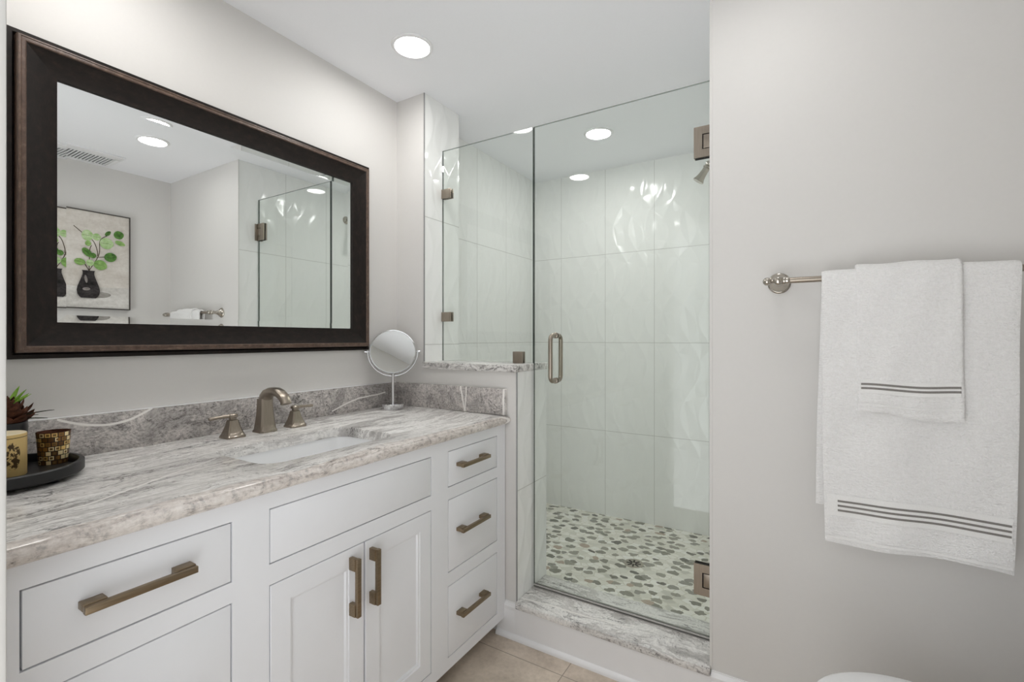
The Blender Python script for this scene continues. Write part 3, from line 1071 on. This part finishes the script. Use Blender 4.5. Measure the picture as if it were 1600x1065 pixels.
px_, py_ = -1.514, 0.302
cd = thing('pillar_candle', 'gold wrapped pillar candle with a dark floral print on the black tray', 'candle', (px_, py_, ZTR))
obj('wrap', B().lathe([(0.041, 0.0), (0.0425, 0.002), (0.0425, 0.093), (0.0420, 0.0945)], (px_, py_, ZTR), n=64, cap1=False, uv=True), M['candle'], cd)
obj('wax', B().lathe([(0.0418, 0.0945), (0.041, 0.0955), (0.036, 0.0945), (0.0, 0.0935)], (px_, py_, ZTR), n=48, cap0=False), M['wax'], cd)
obj('wick', B().tube([(px_, py_, ZTR + 0.0935), (px_, py_, ZTR + 0.104)], 0.0009, 8), M['black'], cd)

qx, qy = -1.608, 0.318
pp = thing('potted_succulent', 'dark red succulent with green spiky leaves in a black pot behind the pillar candle', 'plant', (qx, qy, ZTR))
obj('pot', B().lathe([(0.030, 0.0), (0.034, 0.003), (0.040, 0.03), (0.0475, 0.065), (0.0500, 0.095), (0.0490, 0.108), (0.0465, 0.1085), (0.0465, 0.10), (0.0, 0.098)], (qx, qy, ZTR), n=48), M['blackgloss'], pp)


def petal(b, o, az, el, L, W, curl, mi=0, thick=0.0012):
    """leaf blade starting at o, leaving at azimuth az and elevation el, curling by curl radians"""
    o = Vector(o)
    n = 8
    top, bot = [], []
    p = Vector(o)
    e = el
    sd = Vector((-sin(az), cos(az), 0))
    rows = []
    for k in range(n + 1):
        t = k / n
        w = W * (sin(pi * min(1, 0.12 + t * 0.88)) ** 0.7) * (1 if t < 0.98 else 0.1)
        d = Vector((cos(az) * cos(e), sin(az) * cos(e), sin(e)))
        up = sd.cross(d) * -1
        rows.append([p - sd * w, p - sd * w * 0.5 - up * w * 0.18, p - up * w * 0.28, p + sd * w * 0.5 - up * w * 0.18, p + sd * w])
        p = p + d * (L / n)
        e += curl / n
    V = [q for r in rows for q in r]
    F = []
    for k in range(n):
        for i in range(4):
            F.append((k * 5 + i, k * 5 + i + 1, k * 5 + 6 + i, k * 5 + 5 + i))
    off = len(V)
    V2 = [Vector(v) + Vector((0, 0, -thick)) for v in V]
    F2 = [tuple(off + i for i in reversed(f)) for f in F]
    edge = [(k * 5, (k + 1) * 5) for k in range(n)]
    F3 = [(a, c_, c_ + off, a + off) for a, c_ in edge] + [(c_ + 4, a + 4, a + 4 + off, c_ + 4 + off) for a, c_ in edge]
    b.add(V + V2, F + F2 + F3, mi)


zr = ZTR + 0.1
rs = random.Random(4)
b = B()
for ringi, (cnt, el, L, W, cl) in enumerate(((11, 0.05, 0.070, 0.022, 0.8), (11, 0.28, 0.068, 0.022, 0.8), (10, 0.52, 0.062, 0.020, 0.8), (9, 0.78, 0.052, 0.018, 0.7), (7, 1.02, 0.042, 0.015, 0.6), (5, 1.25, 0.034, 0.011, 0.4))):
    for k in range(cnt):
        petal(b, (qx + 0.004 * cos(k), qy + 0.004 * sin(k), zr + 0.004 + 0.006 * ringi), 2 * pi * (k + 0.5 * (ringi % 2) + rs.uniform(-.1, .1)) / cnt, el, L * rs.uniform(0.9, 1.1), W, cl)
obj('rosette', b, M['leaf_brown'], pp)
b = B()
for k in range(16):
    petal(b, (qx - 0.012 + rs.uniform(-.012, .012), qy - 0.006 + rs.uniform(-.015, .015), zr + 0.005), rs.uniform(0, 2 * pi), rs.uniform(0.95, 1.45), rs.uniform(0.07, 0.102), 0.0085, rs.uniform(-0.7, -0.1))
for az in (0.9, 1.3, 1.7):
    petal(b, (qx - 0.01, qy, zr + 0.01), az, 1.05, 0.085, 0.010, -0.5)
obj('spiky_leaves', b, M['leaf_green'], pp)
b = B()
for az, L, el in ((1.35, 0.098, 0.42), (1.15, 0.085, 0.25), (1.9, 0.08, 0.3)):
    petal(b, (qx, qy, zr + 0.008), az, el, L, 0.0045, -0.45)
obj('dark_leaves', b, M['leaf_dark'], pp)

# ================================================================== STONE CAP AND SHOWER SILL
cp = B().box(XJ + 0.0005, XP + 0.0045, YW - 0.020, YI + 0.014, 1.108, 1.138, 0.003)
tag(obj('wall_cap', cp, M['stone_sill'], base=(-1.26, 1.83, 1.108)), 'narrow granite slab capping the low wall under the fixed glass panel', 'stone cap')
sl = B().box(XP + 0.001, XT - 0.001, YW - 0.020, YI - 0.006, 0.128, 0.156, 0.004)
tag(obj('shower_sill', sl, M['stone_sill'], base=(-0.63, 1.83, 0.128)), 'granite sill slab on the curb under the shower door', 'shower sill')
bpy.data.objects['wall_cap'].name = 'stone_cap'

# ================================================================== SHOWER GLASS
def pane(x0, x1, z0, z1, dark=None):
    """slab of glass 10 mm thick; the big faces are clear, the cut edges greenish"""
    y0, y1 = YG - 0.005, YG + 0.005
    V = [(x, y, z) for z in (z0, z1) for y in (y0, y1) for x in (x0, x1)]
    F = [(0, 1, 5, 4), (2, 6, 7, 3), (0, 4, 6, 2), (1, 3, 7, 5), (4, 5, 7, 6), (0, 2, 3, 1)]
    mi = [0, 0, 1, 1, 1, 1]
    if dark is not None:
        mi[dark] = 2
    return B().add(V, F, mi)


GM = [M['glass'], M['glass_edge'], M['glass_joint']]
fp = thing('glass_panel', 'fixed clear glass panel standing on the stone cap beside the shower door', 'glass panel', (-1.26, YG, 1.138))
obj('pane', pane(XJ + 0.001, -1.0065, 1.1395, 2.181, 3), GM, fp, smooth=0)
for (x0, x1, z0, z1) in ((XJ + 0.0005, -1.463, 1.941, 1.987), (XJ + 0.0005, -1.463, 1.333, 1.379), (-1.106, -1.055, 1.1385, 1.190)):
    b = B()
    b.box(x0, x1, YG - 0.013, YG - 0.0052, z0, z1, 0.0012)
    b.box(x0, x1, YG + 0.0052, YG + 0.013, z0, z1, 0.0012)
    cl = obj('clip', b, M['nickel_flat'], fp)

sd_ = thing('shower_door', 'frameless clear glass shower door hinged on the towel wall', 'shower door', (-0.63, YG, 0.156))
DX0, DX1 = -1.0015, XT - 0.006
obj('pane', pane(DX0, DX1, 0.166, 2.181, 2), GM, sd_, smooth=0)
b = B()
b.box(DX0 + 0.002, DX1 - 0.002, YG - 0.0085, YG - 0.0052, 0.160, 0.171, 0.0008)
b.box(DX0 + 0.002, DX1 - 0.002, YG + 0.0052, YG + 0.0085, 0.160, 0.171, 0.0008)
b.box(DX0 + 0.002, DX1 - 0.002, YG - 0.0085, YG + 0.0085, 0.1565, 0.1655, 0.001)
obj('sweep', b, plain('grey_vinyl_sweep', (178, 175, 170), 0.35, nscale=40), sd_)
for zc in (1.962, 0.374):
    b = B()
    x0, x1 = -0.331, DX1 - 0.004
    zz0, zz1 = zc - 0.056, zc + 0.056
    for s in (-1, 1):
        ya, yb = sorted((YG + s * 0.0052, YG + s * 0.0135))
        # plate with a notch around the pivot block
        c_ = [(x0, zz0), (x1, zz0), (x1, zc - 0.0275), (-0.302, zc - 0.0275), (-0.302, zc + 0.0275), (x1, zc + 0.0275), (x1, zz1), (x0, zz1)]
        b.loft([[(x, y, z) for x, z in c_] for y in (ya, yb)])
    h = obj('hinge', b, M['nickel_flat'], sd_)
    obj('pivot_block', B().box(-0.298, XT - 0.0055, YG - 0.0130, YG - 0.0053, zc - 0.0245, zc + 0.0245, 0.0008).box(-0.298, XT - 0.0055, YG + 0.0053, YG + 0.0130, zc - 0.0245, zc + 0.0245, 0.0008), M['nickel_flat'], h)
    obj('wall_plate', B().box(XT - 0.0052, XT - 0.0003, YG - 0.027, YG + 0.027, zz0, zz1, 0.0008), M['nickel_flat'], h)
    obj('gasket', B().box(x0 + 0.003, x1, YG - 0.0056, YG - 0.0051, zz0 - 0.0025, zz1 + 0.0025).box(x0 + 0.003, x1, YG + 0.0051, YG + 0.0056, zz0 - 0.0025, zz1 + 0.0025), M['black_rubber'], h)
# D-shaped pulls, back to back
hxp, hz0, hz1 = -0.897, 1.068, 1.262
h = None
for s in (-1, 1):
    pts = []
    r = 0.022
    d0, d1 = YG + s * 0.0055, YG + s * 0.050
    pts.append((hxp, d0, hz1)); pts.append((hxp, d1 - s * r, hz1))
    for k in range(1, 9):
        a = radians(90 * k / 8)
        pts.append((hxp, d1 - s * r + s * r * sin(a), hz1 - r + r * cos(a)))
    for k in range(1, 9):
        a = radians(90 * k / 8)
        pts.append((hxp, d1 - s * r + s * r * cos(a), hz0 + r - r * sin(a)))
    pts.append((hxp, d0, hz0))
    h = obj('pull_handle', B().tube(pts, 0.0095, 18), M['nickel'], sd_)
    b = B()
    for z in (hz0, hz1):
        b.lathe([(0.0125, 0.0), (0.0125, 0.003), (0.0105, 0.0045)], (hxp, YG + s * 0.0052, z), (0, s, 0), n=24)
    obj('washer', b, M['nickel'], h)

# ================================================================== SHOWER HEAD AND DRAIN
sh = thing('shower_head', 'nickel bell shaped shower head on an angled arm beside the upper hinge', 'shower head', (XT, 2.55, 2.20))
obj('flange', B().lathe([(0.030, 0.0), (0.030, 0.004), (0.024, 0.009), (0.014, 0.013), (0.011, 0.016)], (XT, 2.55, 2.20), (-1, 0, 0), n=32), M['steel'], sh)
arm = [Vector(p) for p in ((XT - 0.01, 2.55, 2.20), (XT - 0.05, 2.55, 2.203), (XT - 0.078, 2.55, 2.196), (XT - 0.098, 2.55, 2.178), (XT - 0.128, 2.55, 2.138))]
obj('arm', B().tube(arm, 0.0095, 16), M['steel'], sh)
dv_ = Vector((-0.56, -0.05, -0.83)).normalized()
obj('bell', B().lathe([(0.011, -0.004), (0.013, 0.0), (0.019, 0.006), (0.0205, 0.014), (0.018, 0.020), (0.015, 0.024), (0.020, 0.029), (0.021, 0.034), (0.0165, 0.039), (0.016, 0.05), (0.0185, 0.075), (0.0225, 0.094), (0.0275, 0.104), (0.028, 0.108), (0.026, 0.110), (0.0, 0.107)], arm[-1], dv_, n=40), M['steel'], sh)

dr = thing('floor_drain', 'round metal drain in the pebble shower floor', 'drain', (-0.769, 2.526, 0.03))
obj('rim', B().lathe([(0.044, 0.0), (0.052, 0.0), (0.052, 0.0015), (0.044, 0.002)], (-0.769, 2.526, 0.030), n=48, cap0=False, cap1=False), M['steel'], dr)
b = B().lathe([(0.044, 0.0002), (0.044, 0.0016), (0.0, 0.0018)], (-0.769, 2.526, 0.030), n=48)
obj('strainer', b, M['steel'], dr)
b = B()
for k in range(8):
    a = radians(45 * k + 10)
    rot = Matrix.Translation((-0.769, 2.526, 0.0322)) @ Matrix.Rotation(a, 4, 'Z')
    b.box(0.010, 0.038, -0.0042, 0.0042, -0.0003, 0.0003, mat=rot)
obj('slots', b, M['black_rubber'], dr)

# ================================================================== TOWEL BAR AND TOWELS
BY, BZ = 1.622, 1.421
bx0, bx1 = -0.055, 0.555
tb = thing('towel_bar', 'brushed nickel towel bar with round flanges on the grey wall', 'towel bar', ((bx0 + bx1) / 2, YW, BZ))
obj('bar', B().lathe([(0.0088, 0.0), (0.0088, bx1 - bx0)], (bx0, BY, BZ), (1, 0, 0), n=24), M['nickel'], tb)
for x, s in ((bx0, -1), (bx1, 1)):
    p = obj('bracket', B().lathe([(0.0320, 0.0), (0.0320, 0.004), (0.0295, 0.007), (0.0275, 0.0075), (0.0265, 0.011), (0.020, 0.018), (0.0135, 0.028), (0.0105, 0.042), (0.0105, 0.052), (0.0125, 0.056), (0.0145, 0.062), (0.0145, 0.080), (0.012, 0.086), (0.006, 0.0895), (0.0, 0.090)], (x, YW, BZ - 0.0), (0, -1, 0), n=40), M['steel'], tb)
    obj('collar', B().lathe([(0.0115, 0.010), (0.013, 0.012), (0.013, 0.016), (0.0105, 0.019), (0.0115, 0.024), (0.0098, 0.030)], (x, BY, BZ), (-s, 0, 0), n=24), M['steel'], p)
    obj('finial', B().lathe([(0.010, 0.010), (0.0075, 0.015), (0.0065, 0.018), (0.0105, 0.022), (0.0125, 0.028), (0.0115, 0.035), (0.006, 0.0405), (0.0, 0.042)], (x, BY, BZ), (s, 0, 0), n=24), M['steel'], p)


def towel(name, label, x0, x1, R, th, zf, zb, wav, seed, bandz, bandpad, stripes, hemz, slant):
    """cloth folded over the bar: R inner fold radius, th thickness, zf / zb lower ends in front / behind"""
    rr = random.Random(seed)
    ph = [rr.uniform(0, 6.28) for _ in range(6)]
    NX = 46
    mid = R + th / 2
    zt_ = BZ

    def wave(u, dz):
        k = min(1.0, dz / 0.5)
        return wav * k * (sin(2 * pi * 1.35 * u + ph[0]) + 0.5 * sin(2 * pi * 2.6 * u + ph[1] + dz * 2.0)) + 0.0014 * sin(14 * u + 22 * dz + ph[2])

    def edge(u, dz, front):
        # sides wander a little towards the bottom
        s = -1 if u < 0.5 else 1
        return slant[0 if u < 0.5 else 1] * (dz / 0.75) * abs(2 * u - 1) ** 3 + s * 0.0015 * sin(9 * dz + ph[3]) * abs(2 * u - 1) ** 4

    # path in (side, z): front bottom -> up -> over -> back bottom
    path = []
    nf = 60
    for k in range(nf + 1):
        path.append(('f', zt_ - (zt_ - zf) * (1 - k / nf), 0))
    for k in range(1, 12):
        path.append(('o', zt_, radians(180 * k / 12)))
    nb_ = 40
    for k in range(nb_ + 1):
        path.append(('b', zt_ - (zt_ - zb) * k / nb_, 0))

    def front_y(u, z, off):
        dz = max(0, zt_ - z)
        sag = 0.010 * min(1, dz / 0.3)
        return BY - mid - off + sag * 0.3 + wave(u, dz) - 0.0025 * sin(pi * u)

    def pt(u, st, off):
        kind, z, a = st
        dz = max(0, zt_ - z)
        if kind == 'f':
            zz = z
            bot = max(0, 1 - (z - zf) / 0.06)
            zz += bot * (0.006 * sin(2 * pi * 0.9 * u + ph[4]) - 0.004 * u)
            y = front_y(u, z, off)
        elif kind == 'o':
            y = BY - (mid + off) * cos(a) - 0.0025 * sin(pi * u) * cos(a) + 0.0014 * sin(14 * u + ph[2]) * (1 if a < pi / 2 else -1) * abs(cos(a))
            zz = zt_ + (mid + off) * sin(a) + 0.0015 * sin(11 * u + ph[5]) * sin(a)
        else:
            y = BY + mid + off * 1.0 + 0.0025 * sin(pi * u) - 0.0014 * sin(14 * u + ph[2])
            y = min(y, YW - 0.006 + off * 0.5 - th / 2)
            zz = z
        x = x0 + (x1 - x0) * u + edge(u, dz, kind == 'f') - (0.030 * dz * (1 - u) if kind == 'b' and name == 'bath_towel' else 0)
        return (x, y, zz)

    loopsA, loopsB = [], []
    prof = []
    # closed cross-section in u and thickness with rounded side hems
    us = [k / NX for k in range(NX + 1)]
    loops = []
    for i, st in enumerate(path):
        e = 1.0
        dend = min(i, len(path) - 1 - i)
        t = th / 2 * (0.55 if dend == 0 else 1.0)
        L = [pt(u, st, t * (0.6 if k in (0, NX) else 1)) for k, u in enumerate(us)] + [pt(u, st, -t * (0.6 if k in (0, NX) else 1)) for k, u in reversed(list(enumerate(us)))]
        loops.append(L)
    b = B().loft(loops)
    o = obj(name, b, M['towel'], base=((x0 + x1) / 2, BY, zf), smooth=70)

    def strip(z0, z1, ua, ub, off, rows=3):
        V, F = [], []
        n = 60
        for r in range(rows + 1):
            for k in range(n + 1):
                u = ua + (ub - ua) * k / n
                z = z0 + (z1 - z0) * r / rows
                q = pt(u, ('f', z, 0), th / 2 + off)
                zz = z + 0.0022 * sin(2 * pi * 1.1 * u + ph[4])
                V.append((q[0], q[1], zz))
        for r in range(rows):
            for k in range(n):
                F.append((r * (n + 1) + k, r * (n + 1) + k + 1, (r + 1) * (n + 1) + k + 1, (r + 1) * (n + 1) + k))
        # give it thickness
        o2 = len(V)
        V += [(x, y + off * 0.9, z) for x, y, z in V]
        F2 = [tuple(reversed([i + o2 for i in f])) for f in F]
        return V, F + F2

    bd = B()
    bd.add(*strip(bandz[0], bandz[1], bandpad, 1 - bandpad, 0.0008, 8), mi=0)
    band = obj('woven_band', bd, M['towel_flat'], o, smooth=70)
    for z in stripes:
        st_ = B()
        st_.add(*strip(z - 0.0028, z + 0.0028, 0.085 if name == 'bath_towel' else 0.04, 0.975, 0.0014, 2), mi=0)
        s_ = obj('stripe', st_, M['stripe'], band, smooth=70)
        s_['label'] = 'thin grey stripe'
    hm = B()
    hm.add(*strip(hemz[0], hemz[1], 0.01, 0.99, 0.0012, 3))
    obj('hem', hm, M['towel_flat'], o, smooth=70)
    return tag(o, label, 'towel')


towel('bath_towel', 'large white bath towel with three grey stripes hanging on the towel bar', 0.052, 0.456, 0.0095, 0.012, 0.680, 0.77, 0.0045, 3,
      (0.755, 0.815), 0.02, (0.797, 0.784, 0.771), (0.690, 0.697), (0.008, -0.012))
towel('hand_towel', 'smaller white hand towel with two grey stripes draped over the bath towel', 0.130, 0.349, 0.0225, 0.011, 1.045, 1.10, 0.0022, 8,
      (1.100, 1.136), 0.03, (1.124, 1.113), (1.066, 1.071), (0.014, 0.000))

# ================================================================== TOILET
to = thing('toilet', 'white toilet with a closed lid below the hanging towels', 'toilet', (0.25, 1.30, 0))
tyc = 1.300


def egg(x0, x1, w, z, n=48, sq_=2.4):
    """toilet-lid outline: round front at x0, squarer back at x1"""
    P = []
    cx_ = x0 + (x1 - x0) * 0.52
    for k in range(n):
        a = 2 * pi * k / n
        c_, s_ = cos(a), sin(a)
        ex = 2.0 if c_ < 0 else 3.2
        rx = (cx_ - x0) if c_ < 0 else (x1 - cx_)
        P.append((cx_ + rx * (abs(c_) ** (2 / ex)) * (1 if c_ >= 0 else -1), tyc + w / 2 * (abs(s_) ** (2 / ex)) * (1 if s_ >= 0 else -1), z))
    return P


obj('bowl', B().loft([egg(0.136, 0.54, 0.20, 0.0), egg(0.136, 0.54, 0.20, 0.02), egg(0.156, 0.53, 0.18, 0.10), egg(0.116, 0.53, 0.22, 0.20), egg(0.056, 0.52, 0.32, 0.30), egg(0.031, 0.50, 0.355, 0.365), egg(0.031, 0.50, 0.355, 0.385), egg(0.066, 0.46, 0.30, 0.386), egg(0.096, 0.42, 0.24, 0.30)]), M['ceramic'], to)
obj('seat', B().loft([egg(0.026, 0.432, 0.365, 0.387), egg(0.022, 0.436, 0.372, 0.393), egg(0.024, 0.434, 0.368, 0.402), egg(0.086, 0.38, 0.24, 0.403), egg(0.086, 0.38, 0.24, 0.388)], cap0=False, cap1=False), M['ceramic'], to)
obj('lid', B().loft([egg(0.024, 0.434, 0.368, 0.4035), egg(0.020, 0.438, 0.376, 0.408), egg(0.022, 0.436, 0.372, 0.416), egg(0.032, 0.428, 0.354, 0.421), egg(0.076, 0.39, 0.27, 0.4235), egg(0.156, 0.31, 0.12, 0.4245)]), M['ceramic'], to)
tk = obj('tank', B().box(0.462, 0.655, tyc - 0.205, tyc + 0.205, 0.375, 0.72, 0.018, seg=4), M['ceramic'], to)
obj('tank_lid', B().box(0.452, 0.661, tyc - 0.215, tyc + 0.215, 0.72, 0.755, 0.010, seg=3), M['ceramic'], tk)
obj('flush_lever', B().lathe([(0.012, 0), (0.012, 0.008), (0.006, 0.010)], (0.4625, tyc - 0.15, 0.67), (-1, 0, 0), n=20).tube([(0.448, tyc - 0.15, 0.67), (0.446, tyc - 0.10, 0.667), (0.446, tyc - 0.07, 0.664)], [0.004, 0.0045, 0.006], 12), M['chrome'], tk)

# ================================================================== ARTWORK (seen in the mirror)
ax = XR - 0.031
ar = thing('wall_art', 'framed painting of green leaves in a black vase, seen in the mirror', 'painting', (XR, 1.21, 1.77))
ay0, ay1, az0, az1 = 0.984, 1.432, 1.446, 2.094
b = B().box(XR - 0.035, XR - 0.002, ay0, ay0 + 0.006, az0, az1).box(XR - 0.035, XR - 0.002, ay1 - 0.006, ay1, az0, az1)
b.box(XR - 0.035, XR - 0.002, ay0 + 0.006, ay1 - 0.006, az0, az0 + 0.006).box(XR - 0.035, XR - 0.002, ay0 + 0.006, ay1 - 0.006, az1 - 0.006, az1)
obj('frame', b, plain('thin_dark_frame', (66, 60, 55), 0.5, nscale=40), ar, smooth=0)
b = B().box(XR - 0.028, XR - 0.004, ay0 + 0.006, ay1 - 0.006, az0 + 0.006, az1 - 0.006)
lay = [XR - 0.028]


def poly(P, mi):
    lay[0] -= 0.00025
    b.add([(lay[0], y, z) for y, z in P], [tuple(range(len(P)))], mi)


def ell(c, ry, rz, rot, n=28, point=0.0):
    P = []
    r = radians(rot)
    for k in range(n):
        a = 2 * pi * k / n
        u, v = ry * cos(a), rz * sin(a)
        if point and cos(a) > 0:
            v *= (1 - point * cos(a) ** 2)
        P.append((c[0] + u * cos(r) - v * sin(r), c[1] + u * sin(r) + v * cos(r)))
    return P


def stroke(pts, w):
    L, R2 = [], []
    # Catmull-Rom through the points
    Q = []
    for i in range(len(pts) - 1):
        p0, p1, p2, p3 = pts[max(i - 1, 0)], pts[i], pts[i + 1], pts[min(i + 2, len(pts) - 1)]
        for k in range(8):
            t = k / 8
            Q.append(tuple(0.5 * (2 * p1[j] + (p2[j] - p0[j]) * t + (2 * p0[j] - 5 * p1[j] + 4 * p2[j] - p3[j]) * t * t + (3 * p1[j] - p0[j] - 3 * p2[j] + p3[j]) * t ** 3) for j in (0, 1)))
    Q.append(pts[-1])
    lay[0] -= 0.00025
    V, F = [], []
    for i, q in enumerate(Q):
        a, c_ = Q[max(i - 1, 0)], Q[min(i + 1, len(Q) - 1)]
        d = Vector((c_[0] - a[0], c_[1] - a[1])).normalized()
        V += [(lay[0], q[0] - d.y * w, q[1] + d.x * w), (lay[0], q[0] + d.y * w, q[1] - d.x * w)]
        if i:
            F.append((2 * i - 2, 2 * i - 1, 2 * i + 1, 2 * i))
    b.add(V, F, 5)


yl, yr = ay0 + 0.0065, ay1 - 0.0065
poly([(yl, az0 + 0.0065), (yr, az0 + 0.0065), (yr, 1.598), (1.32, 1.594), (1.2, 1.590), (1.08, 1.592), (yl, 1.588)], 1)
poly(ell((1.262, 1.540), 0.062, 0.020, 3), 2)
for pl in ([(1.208, 1.697), (1.259, 1.808), (1.266, 1.905), (1.304, 1.945)], [(1.208, 1.697), (1.212, 1.832), (1.221, 1.866)], [(1.130, 1.981), (1.172, 1.944), (1.228, 1.899), (1.25, 1.838), (1.253, 1.799)], [(1.247, 1.79), (1.288, 1.798)], [(1.208, 1.697), (1.185, 1.741)]):
    stroke(pl, 0.0022)
LV = [((1.2, 1.929), .031, .036, 0, 7), ((1.248, 1.926), .022, .024, 0, 7), ((1.203, 1.877), .016, .018, 0, 6), ((1.301, 1.891), .038, .038, 0, 7), ((1.307, 1.960), .022, .012, 50, 8), ((1.367, 1.96), .029, .028, 20, 8),
      ((1.374, 1.904), .030, .015, -18, 6), ((1.198, 1.815), .036, .020, -50, 8), ((1.228, 1.799), .017, .018, 0, 8), ((1.16, 1.75), .029, .022, -10, 6), ((1.212, 1.749), .02, .022, 0, 7), ((1.266, 1.74), .036, .033, -20, 6), ((1.32, 1.8), .035, .031, 20, 8)]
for c_, ry, rz, rt, mi in LV:
    poly(ell(c_, ry, rz, rt, point=0.25), mi)
    stroke([(c_[0] - ry * 0.8 * cos(radians(rt)), c_[1] - ry * 0.8 * sin(radians(rt))), c_, (c_[0] + ry * 0.7 * cos(radians(rt)), c_[1] + ry * 0.7 * sin(radians(rt)))], 0.0007)
half = [(1.697, 0.034), (1.688, 0.030), (1.672, 0.030), (1.65, 0.036), (1.62, 0.046), (1.59, 0.056), (1.565, 0.060), (1.54, 0.056), (1.523, 0.046), (1.516, 0.038)]
poly([(1.203 - w, z) for z, w in half] + [(1.203 + w, z) for z, w in reversed(half)], 3)
poly(ell((1.190, 1.640), 0.007, 0.026, 8), 4)
poly(ell((1.192, 1.575), 0.020, 0.010, 4), 4)
obj('canvas', b, [M['cv_bg'], M['cv_table'], M['cv_shadow'], M['cv_vase'], M['cv_shine'], M['cv_stem'], M['cv_leaf'], M['cv_leaf_light'], M['cv_leaf_dark']], ar, smooth=0)
